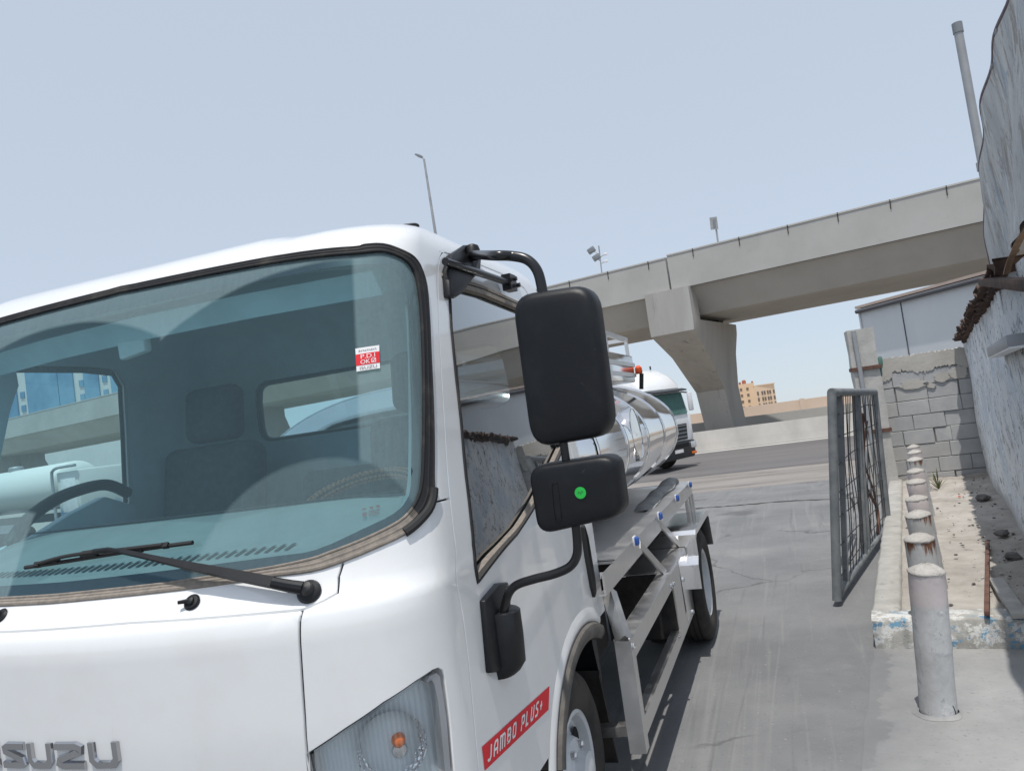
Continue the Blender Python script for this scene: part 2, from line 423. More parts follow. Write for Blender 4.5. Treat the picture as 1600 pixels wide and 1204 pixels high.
def cast(o, d):
    loc, n, fi, dist = BVH.ray_cast(Vector(o), Vector(d).normalized())
    if loc is None: return None
    i, j = divmod(fi, _nv - 1); u0, u1, v0, v1 = _us[i], _us[i + 1], _vs[j], _vs[j + 1]
    s, t = .5, .5; u = v = 0
    for _ in range(8):                                             # refine (u,v) by Newton steps
        u = u0 + (u1 - u0) * s; v = v0 + (v1 - v0) * t; p = surf(u, v); e = 1e-3
        du = (surf(u + e, v) - p) / e; dv = (surf(u, v + e) - p) / e; r = loc - p
        a, b, c = du.dot(du), du.dot(dv), dv.dot(dv); g, h_ = du.dot(r), dv.dot(r); D = a * c - b * b
        if abs(D) < 1e-12: break
        s += (c * g - b * h_) / D / (u1 - u0); t += (a * h_ - b * g) / D / (v1 - v0); s = min(max(s, -.5), 1.5); t = min(max(t, -.5), 1.5)
    return (u, v)
def pix(x, y):
    r = cast(CAM, ray(x, y)); k = 0
    while r is None and k < 24: k += 2; r = cast(CAM, ray(x, y + k))
    if r is None: raise RuntimeError(f'pixel {x},{y} misses the cab')
    return r
def pixs(l): return [pix(*p) for p in l]
def side(y, z): return cast((5, y, z), (-1, 0, 0))
def back(x, z): return cast((XC + x, 9, z), (0, -1, 0))
def mir(l): return [(-u, v) for u, v in reversed(l)]
def smooth2(l, n=6):
    P = spline([Vector((a, b, 0)) for a, b in l], n); return [(p.x, p.y) for p in P]
def on(u, v, d=0.0): return surf(u, v) + nrm(u, v) * d
def cabpanel(name, m, outer, holes=(), gap=.0027, off=0.0, grid=.035, parent=truck, rim=.02, flip=False, uv=False, step=.02):
    outer = resample(outer, step); holes = [resample(h, step) for h in holes]
    mb = MB(); A = area2(outer)
    if gap > 0:
        P1 = [inset(outer, gap)] + [inset(h, -gap) for h in holes]; P2 = [inset(outer, gap + .002)] + [inset(h, -gap - .002) for h in holes]
    else: P1 = None; P2 = [outer] + list(holes)
    V, F = tri_fill(P2[0], P2[1:], grid)
    for i, (u, v) in enumerate(V):
        mb.v.append(on(u, v, off)); n_ = nrm(u, v); mb.nrm[i] = -n_ if flip else n_; mb.uv[i] = (u, v)
    for f in F:
        a, b, c = [V[i] for i in f[:3]]
        ccw = (b[0] - a[0]) * (c[1] - a[1]) - (b[1] - a[1]) * (c[0] - a[0]) > 0
        mb.f.append(f if ccw != flip else tuple(reversed(f)))
    if P1:
        base = 0
        for lp2, lp1 in zip(P2, P1):
            n = len(lp2); ia = len(mb.v)
            # outer verts duplicated for the rim
            for (u, v) in lp2: mb.nrm[len(mb.v)] = nrm(u, v); mb.v.append(on(u, v, off))
            for (u, v), (u2, v2) in zip(lp1, lp2):
                d_ = surf(u, v) - surf(u2, v2); mb.nrm[len(mb.v)] = unit(nrm(u, v) * .6 + unit(d_)); mb.v.append(on(u, v, off - .002))
            for (u, v), (u2, v2) in zip(lp1, lp2):
                d_ = surf(u, v) - surf(u2, v2); mb.nrm[len(mb.v)] = unit(d_); mb.v.append(on(u, v, off - rim))
            cw = area2(lp2) > 0; cw = cw if lp2 is P2[0] else not cw
            for r in (0, 1):
                for i in range(n):
                    q = (ia + r * n + i, ia + (r + 1) * n + i, ia + (r + 1) * n + (i + 1) % n, ia + r * n + (i + 1) % n)
                    mb.f.append(q if cw else tuple(reversed(q)))
    if not uv: mb.uv = {}
    return mb.build(name, m, parent, smooth=0 if False else 180, recalc=False)

# ---- lines on the cab, read as points of the cab's surface
def half(l):          # keep the u>0 part, start exactly on the centre line
    q = [p for p in pixs(l) if p[0] > .03]
    return q
g_bot = half([(262, 921), (340, 911), (420, 898), (485, 890), (537, 874), (590, 852), (632, 832), (658, 810), (671, 792), (676.5, 770), (676, 745), (676, 700), (675, 640), (673, 590), (671, 545), (669, 497), (665, 447), (657, 420), (646, 403), (624, 391), (598, 383), (569, 384), (548, 388), (420, 404), (210, 446), (100, 470)])
GASK = [(0, g_bot[0][1] - .004)] + g_bot + [(0, g_bot[-1][1] + .004)]                     # right half, bottom centre round to top centre
GASK = GASK[:1] + smooth2(g_bot, 3) + GASK[-1:]
i_s = min(range(len(GASK)), key=lambda i: (Vector(GASK[i]) - Vector(pix(675, 788))).length)
i_c = min(range(len(GASK)), key=lambda i: (Vector(GASK[i]) - Vector(pix(530, 879))).length)
gl = half([(262, 910), (340, 898), (420, 886), (485, 872), (511, 863), (551, 848), (598, 827), (632, 806), (652, 777), (659, 745), (661, 700), (662, 655), (662, 600), (661, 550), (659, 500), (656, 465), (650, 432), (641, 413), (624, 400), (595, 392), (548, 396), (420, 411), (210, 452), (100, 475)])
GLASS = [(0, gl[0][1] - .004)] + smooth2(gl, 3) + [(0, gl[-1][1] + .004)]
fi = half([(262, 889), (340, 879), (432, 867), (490, 858), (564, 826), (616, 801), (637, 780), (644, 758), (645, 719), (645.5, 650), (643.5, 590), (642, 540), (640, 474), (636, 442), (627, 422), (608, 412), (577, 410), (511, 416), (420, 433), (210, 477), (100, 494)])
FRIT = [(0, fi[0][1] - .004)] + smooth2(fi, 3) + [(0, fi[-1][1] + .004)]
def full(h): return h + mir(h[1:-1]) if True else 0
def fullloop(h):      # half loop from bottom centre to top centre -> closed loop
    return h + [(-u, v) for u, v in reversed(h[1:-1])]
DFRONT = pixs([(703, 387.5), (691, 395), (685.5, 412), (684, 440), (686.5, 524), (694, 656), (703, 778), (713, 876), (721, 948), (726, 983), (734, 1051), (748, 1204)])
i_d = 6
DF = smooth2(DFRONT, 3)
p_split = DFRONT[i_d]
i_df = min(range(len(DF)), key=lambda i: (Vector(DF[i]) - Vector(p_split)).length)
DTOP = [side(2.2, 2.225), side(2.5, 2.235), side(2.85, 2.235), side(3.02, 2.21), side(3.10, 2.16), side(3.14, 2.08)]
DREAR = [side(3.16, 1.9), side(3.17, 1.6), side(3.17, 1.2), side(3.17, .95), side(3.17, .80)]
AX_Y, AX_Z = 2.88, .385
ARCH = [side(AX_Y + .52 * math.cos(a), AX_Z + .44 * math.sin(a)) for a in [R_(x) for x in range(60, 161, 10)]]
DBOT = [side(2.36, .60), side(1.95, .60)]
dlow = side(1.86, .60)
WIN = pixs([(702, 470), (704, 513), (711, 585), (719, 656), (727, 745), (738, 850), (746, 911)])
wq = at_x(800, 836, XC + .985); w2 = at_x(873, 705, XC + .97)
WIN = [side(2.16, 2.135)] + WIN + [side(wq.y, wq.z), side(w2.y, w2.z), side(2.98, 1.57), side(3.03, 1.62), side(3.03, 2.05), side(2.98, 2.12), side(2.5, 2.14)]
WINL = WIN[:8] + [side(2.60, 1.425), side(2.68, 1.47), side(2.70, 1.56), side(2.70, 2.06), side(2.65, 2.13), side(2.5, 2.14)]
DOOR = DTOP + DREAR + ARCH + DBOT + [dlow] + DF[::-1]
REARW = [back(x, z) for x, z in [(-.62, 1.745), (.62, 1.745), (.68, 1.78), (.70, 1.9), (.68, 2.01), (.62, 2.05), (-.62, 2.05), (-.68, 2.01), (-.70, 1.9), (-.68, 1.78)]]
REARW_l = [(u if u > 0 else u + 2 * U5, v) for u, v in REARW]        # wrap over the back seam: u runs past U5
# ---- painted shell: roof, pillars and rear corner
right = [GASK[-1]] + GASK[-2:i_s - 1:-1]
right = right + DF[i_df:0:-1] + [DF[0]] + DTOP + DREAR + [side(3.17, .80), side(3.25, .80), (U4, side(3.25, .80)[1]), (U5, side(3.25, .80)[1])]
outer = right + [(U5, VMAX - .0005)] + [(-U5, VMAX - .0005)] + [(-u, v) for u, v in reversed(right)][:-1]
hole_r = [(u, v) for u, v in REARW if u > 0]; vlo, vhi = min(v for u, v in hole_r), max(v for u, v in hole_r)
umin = min(u for u, v in hole_r)
cut = [(umin + .07, vlo), (umin + .035, vlo + .008), (umin + .012, vlo + .03), (umin, vlo + .075), (umin, vhi - .10), (umin + .012, vhi - .04), (umin + .035, vhi - .012), (umin + .07, vhi)]
# the rear window is cut as a notch open at the seam on both ends
k = len(right) - 1
oR = right + [(U5, vlo)] + cut + [(U5, vhi), (U5, VMAX - .0005)]
outer = oR + [(-u, v) for u, v in reversed(oR)][:-1]
shell = cabpanel('cab_shell', 'paint', outer, grid=(.06, .035), gap=.0022)
hood_gap = half([(202, 972.5), (300, 967), (404, 958.5), (473, 952)])
HG = [(0, hood_gap[0][1] - .001)] + hood_gap
cowl = GASK[:i_c + 1] + pixs([(529, 900), (527, 925)]) + pixs([(505, 938)]) + HG[:0:-1] + [HG[0]]
cowl = cowl + [(-u, v) for u, v in reversed(cowl[:-1])][:-1]
cabpanel('cowl_panel', 'paint', cowl, grid=(.06, .02))
hv = pixs([(468.5, 970), (469.5, 1026), (476, 1127), (480, 1180), (482, 1204)]); hv = hv + [(hv[-1][0] + .002, side(2.2, .72)[1])]
hood = HG + hv + [(0, hv[-1][1])]
hood = HG[::1] + hv; hood = [(-u, v) for u, v in reversed(hood[1:])] + hood
cabpanel('front_panel', 'paint', hood, grid=(.06, .03))
HL = pixs([(480.5, 1179), (540, 1139), (600, 1098), (650, 1065), (676, 1048), (685, 1044.5), (691, 1047.5), (694, 1056), (698.5, 1090), (703, 1127), (709, 1204)])
vb = HL[-1][1] - .10; HLo = HL + [(HL[-1][0] + .004, vb), (hv[-1][0] + .03, vb - .02), (hv[-2][0] + .004, HL[-1][1] - .02)]
corner = [p_split] + [GASK[i_s]] + GASK[i_s - 1:i_c:-1] + [GASK[i_c]] + pixs([(529, 900), (527, 925), (505, 938)]) + [hood_gap[-1]] + hv + [(dlow[0] - .01, hv[-1][1])] + [p for p in DF[::-1] if p[1] < p_split[1] - .01 and p[1] > hv[-1][1] + .01]
for s_ in (1, -1):
    c_ = corner if s_ == 1 else mir(corner); h_ = HLo if s_ == 1 else mir(HLo)
    cabpanel('corner_panel', 'paint', c_, [h_], grid=.03)
    d_ = DOOR if s_ == 1 else mir(DOOR); w_ = WIN if s_ == 1 else mir(WINL)
    dr = cabpanel('door', 'paint', d_, [w_], grid=.035)
    if s_ == 1: DOOR_R = dr
    else: DOOR_L = dr
# ---- dark strips added behind the panel gaps, standing in for their shade
def seam(l, parent, mirror=True):
    for sg in ((1, -1) if mirror else (1,)):
        q = [(sg * u, v) for u, v in resample(l, .03, False)]
        MB().loft([[on(u - .012, v, -.013), on(u + .012, v, -.013)] if False else [on(u, v, -.0125) + d_ * .012, on(u, v, -.0125) - d_ * .012, on(u, v, -.018)] for (u, v), d_ in zip(q, [unit(nrm(*q[i]).cross(on(*q[min(i + 1, len(q) - 1)]) - on(*q[max(i - 1, 0)]))) for i in range(len(q))])]).build('gap_shade', 'gap', parent, smooth=0)
seam(DF, truck); seam([HG[0]] + HG[1:], truck); seam(hv, truck); seam(pixs([(530, 880), (529, 900), (527, 925), (505, 938), (474, 952)]), truck); seam([GASK[i_s], p_split], truck); seam(DTOP[:-1], truck)
# ---- glass
P1C, P2C = (.70, .90), (-.24, .87)
def dust_windshield(t):
    uv = t.n('UVMap').outputs[0]; sp = t.n('SeparateXYZ'); t.l(uv, sp.inputs[0]); U, V = sp.outputs[0], sp.outputs[1]
    wob = t.math('MULTIPLY', t.math('SUBTRACT', t.noise(uv, 3, 2), .5), .012)
    def dist(c): return t.math('ADD', wob, t.math('SQRT', t.math('ADD', t.math('POWER', t.math('ABSOLUTE', t.math('SUBTRACT', U, c[0])), 2.0), t.math('POWER', t.math('ABSOLUTE', t.math('SUBTRACT', V, c[1])), 2.0))))
    def step(x, e, w_=.006): return t.math('DIVIDE', t.math('SUBTRACT', x, e - w_), 2 * w_, clamp=True)
    d1, d2 = dist(P1C), dist(P2C)
    def clean(d, lim):
        c = t.math('MULTIPLY', step(d, .305), t.math('SUBTRACT', 1.0, step(d, .89)))
        return t.math('MULTIPLY', c, t.math('SUBTRACT', 1.0, step(U, lim)))
    c = t.math('MAXIMUM', clean(d1, .818), clean(d2, .20))
    n = t.noise(uv, 60, 6, .8); n2 = t.ramp(t.noise(t.coord('UV', (40, 2, 1)), 3, 5, .7), [(.3, .82), (.8, 1.12)])
    dirty = t.math('MULTIPLY', t.math('MULTIPLY', t.math('MULTIPLY', t.math('SUBTRACT', 1.0, c), t.math('SUBTRACT', 1.0, t.math('MULTIPLY', .45, t.math('SUBTRACT', 1.0, step(d1, .31))))), t.math('ADD', .17, t.math('MULTIPLY', n, .18))), n2)
    streak = t.math('MULTIPLY', c, t.math('MULTIPLY', t.noise(uv, 5, 4), .03))
    return t.math('ADD', t.math('ADD', dirty, streak), .035, clamp=True), (.40, .54, .56)
M['wind_glass'] = glass('windshield_glass', (.61, .845, .885), 1.1, dust_windshield, 0.0, (.52, .84, .97))
def dust_side(t):
    v = t.coord('Object'); n = t.noise(v, 6, 7, .7); return t.math('ADD', .012, t.math('MULTIPLY', t.ramp(n, [(.5, 0.0), (.8, 1.0)]), .05)), (.5, .5, .48)
M['side_glass'] = glass('dark_tinted_window', (.32, .36, .38), 3.0, dust_side)
M['far_glass'] = glass('door_window_glass', (.86, .93, .93), .8)
M['rear_glass'] = glass('rear_window_glass', (.75, .83, .82), 1.2, dust_side)
GL = resample(fullloop(GLASS), .02); FR = resample(fullloop(FRIT), .02)
wind = cabpanel('windshield', 'wind_glass', GL, grid=.06, off=-.006, gap=0, uv=True)
cabpanel('black_border', 'frit', GL, [FR], grid=None, off=-.0085, gap=0, parent=wind)
def loop_tube(loop, r, m, name, parent, d=0.0, seg=8, closed=True):
    return MB().tube([on(u, v, d) for u, v in loop], r, seg, closed=closed).build(name, m, parent)
gk = fullloop(GASK)
kk = len(GASK); lowcut = i_c + 10
upper = [p for p in GASK[lowcut - 2:]] + [(-u, v) for u, v in reversed(GASK[lowcut - 2:-1])]
lower = [(-u, v) for u, v in reversed(GASK[1:lowcut])] + GASK[:lowcut]
def between(a, b, t): return a[0] + (b[0] - a[0]) * t, a[1] + (b[1] - a[1]) * t
loop_tube(inset(resample(upper, .02, False), 0) if 0 else resample(upper, .02, False), .0052, 'rubber', 'gasket', wind, .001, closed=False)
loop_tube(resample(lower, .02, False), .0065, 'rubber_dusty', 'gasket', wind, .000, closed=False)
for frac, rr, mm in ((.45, .0045, None), (.95, .004, None)):
    for (seq, closed_, mt) in ((upper, False, 'rubber'), (lower, False, 'rubber_dusty')):
        q = resample(seq, .02, False); ql = []
        GLn = np.array(GL)
        for p in q:
            j = np.argmin(((GLn - p) ** 2).sum(1)); ql.append(between(p, tuple(GLn[j]), frac))
        loop_tube(ql, rr, mt, 'gasket', wind, .0, closed=False)
for seq, mt in ((upper, 'rubber'), (lower, 'rubber_dusty')):
    q = resample(seq, .02, False); GLn = np.array(GL); rings = []
    for p in q:
        g = tuple(GLn[np.argmin(((GLn - p) ** 2).sum(1))]); rings.append([on(*p, .0045), on(*between(p, g, .5), .003), on(*g, .001), on(*g, -.010), on(*p, -.010)])
    MB().loft(rings).build('gasket', mt, wind, smooth=50)
clip = GASK[i_c + 6:i_s + 4]
loop_tube(resample(inset(clip, 0) if 0 else clip, .02, False), .0125, 'rubber_clean', 'gasket', wind, .002, closed=False)

for s_, door, gm in ((1, DOOR_R, 'side_glass'), (-1, DOOR_L, 'far_glass')):
    W_ = resample(WIN if s_ == 1 else mir(WINL), .02)
    cabpanel('door_window', gm, W_, grid=.08, off=-.014, gap=0, parent=door)
    MB().tube([on(u, v, -.002) for u, v in inset(W_, .004)], .008, 8, closed=True).build('window_seal', 'rubber', door)
    sill = [p for p in (WIN if s_ == 1 else mir(WIN))]
    a_ = WIN[7]; b_ = WIN[8]; c_ = WIN[9]
    q = resample([a_, b_, c_] if s_ == 1 else [a_, WINL[8], WINL[9]], .02, False); q = q if s_ == 1 else [(-u, v) for u, v in q]
    MB().loft([[on(u, v + .004, .004), on(u, v + .030, .008), on(u, v + .036, -.008), on(u, v + .004, -.008)] for u, v in q]).build('sill_strip', 'rubber_dusty', door)
    q = resample([WIN[0], WIN[-1], WIN[-2]] if s_ == 1 else [WINL[0], WINL[-1], WINL[-2]], .02, False); q = q if s_ == 1 else [(-u, v) for u, v in q]
    MB().loft([[on(u, v + .012, .004), on(u, v - .026, .006), on(u, v - .03, -.010), on(u, v + .012, -.010)] for u, v in q]).build('top_strip', 'rubber_dusty', door)
    q = resample([side(2.28, 2.205), side(2.5, 2.208), side(2.95, 2.208)], .03, False); q = q if s_ == 1 else [(-u, v) for u, v in q]
    MB().tube([on(u, v, .004) for u, v in q], .008, 8).build('rain_channel', 'paint', door)
rwl = [(u if u > 0 else u + 2 * U5, v) for u, v in REARW]
mb = MB(); yb_ = 3.33
mb.add([Vector((XC + x, 3.355 - (z - 1.77) * .1, z)) for x, z in [(-.74, 1.72), (.74, 1.72), (.74, 2.08), (-.74, 2.08)]], [(0, 1, 2, 3)])
mb.build('rear_window', 'rear_glass', truck)
ring = [surf(u, v) for u, v in cut]; ring = ring + [Vector((2 * XC - p.x, p.y, p.z)) for p in reversed(ring)]
MB().tube(ring, .018, 8, closed=True).build('rear_window_seal', 'rubber_clean', truck)

# ---- inner lining of the cab
def edge_holes(): return [inset(resample(fullloop(GLASS), .03), .02), inset(resample(WIN, .03), .004), inset(resample(mir(WINL), .03), .004)]
vz0 = .37
lo = [(U5, vz0), (U5, vlo)] + [(u + .01, v) for u, v in cut] + [(U5, vhi), (U5, VMAX - .03)]
lo = [(-u, v) for u, v in reversed(lo)] + lo
lo = [(lo[0][0], lo[0][1])] + lo[1:]
cabpanel('cab_lining', 'interior', lo, edge_holes(), grid=(.12, .08), off=-.045, gap=0, flip=True, step=.05)
MB().box((XC, 2.45, .74), (1.88, 1.75, .04)).build('cab_floor', 'interior', truck)
def dash():
    prof = [(1.575, 1.392), (1.66, 1.418), (1.80, 1.452), (1.93, 1.482), (1.99, 1.500), (2.06, 1.508), (2.10, 1.50), (2.12, 1.47), (2.13, 1.42), (2.20, 1.32), (2.22, 1.05), (1.7, 1.0), (1.58, 1.05)]
    mb = MB(); rings = []
    for i in range(25):
        x = -.925 + 1.85 * i / 24; bow = .10 * min(abs(x) / .72, 1.0) ** 2 + .22 * max(0, (abs(x) - .72) / .205) ** 2
        side_cut = max(0, (abs(x) - .60) / .325)
        rings.append([Vector((XC + x, y + bow * (1 if y < 1.9 else .3) , z - (.03 * side_cut if y > 1.9 else 0))) for y, z in prof])
    mb.loft(rings); return mb
d_o = dash().build('dashboard', 'dash', truck, smooth=50)
mb = MB()
for i in range(46):
    x = -.66 + i * .0275
    if abs(x) > .62: continue
    y = 1.635 + .10 * (abs(x) / .72) ** 2
    mb.add([(XC + x, y, 1.4135), (XC + x + .012, y, 1.4135), (XC + x + .020, y + .035, 1.4245), (XC + x + .008, y + .035, 1.4245)], [(0, 1, 2, 3)])
mb.build('vent_slots', 'dash_dark', d_o, smooth=0)
mb = MB().tube(spline([Vector((XC + x, 2.0 + .03 * abs(x) / .6, 1.507)) for x in (-.75, -.5, -.2, .2, .5, .75)], 5), .003, 6); mb.build('dash_seam', 'dash_dark', d_o)
# steering wheel
swc = Vector((-1.51, 2.50, 1.462)); tl = R_(20); ax_ = Vector((0, -math.sin(tl), math.cos(tl))); e1 = Vector((1, 0, 0)); e2 = ax_.cross(e1)
mb = MB().tube([swc + (e1 * math.cos(a) + e2 * math.sin(a)) * .215 for a in [2 * math.pi * i / 48 for i in range(48)]], .017, 10, closed=True)
sw = mb.build('steering_wheel', 'rubber_clean', truck)
mb = MB()
for i in range(64):
    for k in range(6):
        a = 2 * math.pi * (i + .5 * (k % 2)) / 64; b = 2 * math.pi * k / 6
        d_ = (e1 * math.cos(a) + e2 * math.sin(a)); p = swc + d_ * (.215 + .019 * math.cos(b)) + ax_ * .019 * math.sin(b)
        tg = (-e1 * math.sin(a) + e2 * math.cos(a))
        mb.lathe(p, tg, [(.0001, -.010), (.006, -.005), (.006, .005), (.0001, .010)], 6)
mb.build('beaded_cover', 'brown_cover', sw)
mb = MB(); mb.cyl(swc - ax_ * .35, swc - ax_ * .05, .03, 12); mb.lathe(swc - ax_ * .07, ax_, [(.09, 0), (.085, .03), (.05, .045), (.001, .05)], 24)
for a in (0, math.pi, -math.pi / 2): mb.bar(swc - ax_ * .045, swc + (e1 * math.cos(a) + e2 * math.sin(a)) * .21, .03, .012, up=tuple(ax_))
mb.build('wheel_hub', 'rubber_clean', sw)
def rounded(c, size, r, name, m, parent, tilt=0.0, seg=4):
    c = Vector(c); ax = (Vector((1, 0, 0)), Vector((0, math.cos(tilt), math.sin(tilt))), Vector((0, -math.sin(tilt), math.cos(tilt))))
    return MB().box(c, size, ax).build(name, m, parent, bevel=r, bseg=seg, smooth=60)
for sx in (-2.50, -1.40):
    st = rounded((sx, 2.88, 1.45), (.52, .15, .62), .06, 'seat', 'seat', truck, R_(-10))
    rounded((sx, 2.62, 1.10), (.52, .52, .16), .06, 'seat_cushion', 'seat', st)
    rounded((sx, 2.955, 1.90), (.30, .11, .26), .05, 'headrest', 'seat', st, R_(-8))
rounded((XC, 2.95, 1.35), (.42, .14, .45), .05, 'seat', 'seat', truck, R_(-10))
# inside mirror, grab handle, header trim
q = [at_y(*p, 1.93) for p in [(180, 528), (222, 517), (226, 548), (186, 563)]]
mb = MB().prism([q[3], q[2], q[1], q[0]], (0, .035, 0)); im = mb.build('inside_mirror', 'white_vinyl', truck, bevel=.008)
MB().tube([q[1] + Vector((-.02, .02, -.02)), Vector((q[1].x - .01, 1.91, 2.17))], .012, 8).build('mirror_stem', 'interior', im)
MB().loft([[Vector((XC + x, 1.88 + .08 * (x / .8) ** 2, 2.15)), Vector((XC + x, 1.93 + .08 * (x / .8) ** 2, 2.085)), Vector((XC + x, 2.06, 2.12)), Vector((XC + x, 2.05, 2.22))] for x in (-.8, -.4, 0, .4, .8)]).build('header_trim', 'interior', truck)
q = spline([at_x(*p, XC - .86) for p in [(15, 850), (40, 815), (75, 787), (115, 768), (165, 757), (200, 770)]], 6)
MB().tube(q, .024, 10).build('grab_handle', 'rubber_clean', truck)
q = [at_x(*p, XC - .86) for p in [(-30, 870), (55, 838), (110, 803), (165, 775), (215, 790), (215, 900), (-30, 930)]]
MB().prism(q, (-.05, 0, 0)).build('door_trim', 'interior', truck, bevel=.008)

# ---- wiper, washer nozzles
def pxo(x, y, d): u, v = pix(x, y); return on(u, v, d)
wp = empty
mb = MB(); pv = pxo(484, 925, .0)
nv = nrm(*pix(484, 925))
mb.lathe(pv, nv, [(.028, -.002), (.030, .006), (.026, .014), (.018, .018), (.014, .035), (.001, .038)], 24)
mb.tube([pxo(480, 925, .026), pxo(462, 922, .03), pxo(436, 916, .032)], [.016, .015, .014], 10)
arm = mb.build('wiper', 'black_plastic', truck)
A0, A1, A2 = pxo(436, 915, .034), pxo(320, 890, .040), pxo(206, 864, .036)
mb = MB()
rings = []
for p, wd in ((A0, .015), (A0.lerp(A1, .5), .014), (A1, .011), (A1.lerp(A2, .5), .0075), (A2, .006)):
    d_ = unit(A2 - A0); n_ = nv; x_ = d_.cross(n_)
    rings.append([p + x_ * wd + n_ * -.004, p + x_ * wd * .8 + n_ * .006, p - x_ * wd * .8 + n_ * .006, p - x_ * wd - n_ * .004])
mb.loft(rings); mb.tube([A2, pxo(185, 861, .034), pxo(160, 863, .028), pxo(150, 868, .022)], [.006, .006, .006, .005], 8)
mb.build('wiper_arm', 'black_plastic', arm)
mb = MB(); B = [pxo(45, 887, .010), pxo(100, 879, .012), pxo(175, 867, .012), pxo(240, 857, .012), pxo(305, 848, .010)]
mb.tube(spline(B, 4), .006, 6); mb.tube(spline([pxo(66, 882, .016), pxo(110, 872, .026), pxo(150, 866, .028), pxo(205, 860, .026), pxo(262, 852, .018)], 4), .0055, 6)
mb.box(pxo(150, 867, .020), (.05, .016, .016), (unit(B[-1] - B[0]), nv, unit(B[-1] - B[0]).cross(nv)))
for px_, py_ in ((66, 883), (95, 878), (225, 859), (265, 853)): mb.box(pxo(px_, py_, .014), (.018, .014, .012), (unit(B[-1] - B[0]), nv, unit(B[-1] - B[0]).cross(nv)))
mb.build('wiper_blade', 'rubber_clean', arm)
for (x, y) in ((301, 941), (2, 962)):
    mb = MB(); p = pxo(x, y, 0); n_ = nrm(*pix(x, y))
    mb.lathe(p, n_, [(.019, -.002), (.021, .004), (.017, .008), (.010, .009), (.009, .016), (.001, .018)], 20)
    a_ = p + n_ * .012; mb.tube([a_, a_ + Vector((-.024, -.014, .000))], [.006, .0045], 10)
    mb.build('washer_nozzle', 'black_plastic', truck)
# roof aerial base
p = on(*cast((-1.05, 2.22, 4), (0, 0, -1))) - Vector((0, 0, .006)); mb = MB()
mb.loft([[p + Vector((x * sx, y * sy, zz)) for x, y in [(math.cos(a), math.sin(a)) for a in [2 * math.pi * i / 16 for i in range(16)]]] for sx, sy, zz in ((.05, .03, -.01), (.05, .03, .002), (.045, .026, .007), (.03, .015, .009))])
mb.tube([p + Vector((-.02, 0, .004)), p + Vector((-.09, .01, .006))], [.010, .007], 8)
mb.build('roof_aerial', 'black_plastic', truck)

# ---- headlight
hlp = resample(HLo, .015)
for s_ in (1, -1):
    mb = MB(); hl_ = hlp if s_ == 1 else mir(hlp); flip_s = lambda p: p if s_ == 1 else Vector((2 * XC - p.x, p.y, p.z))
    cen = Vector(np.mean([tuple(on(u, v, -.10)) for u, v in hl_], 0))
    rings = [[on(u, v, -.004) for u, v in hl_], [on(u, v, -.03) for u, v in inset(hl_, .004)], [on(u, v, -.10).lerp(cen, .18) for u, v in inset(hl_, .01)]]
    mb.loft(rings, True, False); k_ = len(mb.v); mb.v.append(cen); n_ = len(hl_)
    for i in range(n_): mb.f.append((k_ - n_ + i, k_ - n_ + (i + 1) % n_, k_))
    hd = mb.build('headlight', 'lamp_liner', truck, smooth=30)
    pc = flip_s(pxo(614, 1172, -.055)); axn = unit(flip_s(pxo(614, 1172, 0)) - flip_s(pxo(614, 1172, -.05)))
    mb = MB().lathe(pc, axn, [(.001, -.045), (.03, -.040), (.05, -.028), (.066, -.008), (.078, .018), (.082, .034)], 40, False); mb.build('reflector_bowl', 'reflector', hd, recalc=True)
    bpos = flip_s(pxo(628, 1166, -.045)); mb = MB().lathe(bpos, axn, [(.017, -.03), (.017, 0), (.015, .012), (.009, .021), (.001, .024)], 16); mb.build('amber_bulb', 'amber', hd)
    MB().lathe(bpos - Vector((0, 0, .024)), axn, [(.020, -.035), (.020, -.004), (.016, .004), (.001, .005)], 16).build('bulb_base', 'chrome', hd)
    edge = [p for p in (HLo if s_ == 1 else mir(HLo))]
    lens = cabpanel('headlight_lens', 'wind_glass', inset(hl_, .004), grid=.05, off=-.003, gap=0, parent=hd)
    lens.data.materials.clear(); hd['_l'] = 1; del hd['_l']
    t = bpy.data.materials.get('ribbed_lens')
    if t is None:
        t = NT('ribbed_lens'); tr = t.n('BsdfTransparent'); tr.inputs[0].default_value = (.92, .94, .95, 1); gl_ = t.n('BsdfGlossy'); gl_.inputs['Roughness'].default_value = .03
        wv = t.n('TexWave', wave_type='BANDS', bands_direction='X'); wv.inputs['Scale'].default_value = 34; t.l(t.coord('Object'), wv.inputs[0])
        bp = t.n('Bump'); bp.inputs['Strength'].default_value = .5; bp.inputs['Distance'].default_value = .004; t.l(wv.outputs[0], bp.inputs['Height']); t.l(bp.outputs[0], gl_.inputs['Normal'])
        df = t.n('BsdfDiffuse'); df.inputs[0].default_value = (.6, .63, .66, 1); m0 = t.n('MixShader'); t.l(t.math('ADD', .02, t.math('MULTIPLY', wv.outputs[0], .10)), m0.inputs[0]); t.l(tr.outputs[0], m0.inputs[1]); t.l(df.outputs[0], m0.inputs[2])
        m1 = t.n('MixShader'); t.l(fres(t, 0, 1), m1.inputs[0]); t.l(m0.outputs[0], m1.inputs[1]); t.l(gl_.outputs[0], m1.inputs[2]); t.l(m1.outputs[0], t.out.inputs[0]); t = t.m
    lens.data.materials.append(t)
    bz = pixs([(672, 1056), (683, 1051), (688, 1056), (694, 1090), (699, 1127), (705, 1204)]); bz2 = pixs([(668, 1066), (676, 1062), (680, 1068), (686, 1094), (690, 1127), (697, 1204)])
    if s_ == -1: bz = [(-u, v) for u, v in bz]; bz2 = [(-u, v) for u, v in bz2]
    MB().loft([[on(*a, -.002), on(*a, -.03), on(*b, -.03), on(*b, -.004)] for a, b in zip(bz, bz2)]).build('lamp_bezel', 'grey_trim_lt' if 0 else 'bezel', hd) if 'bezel' in M else None

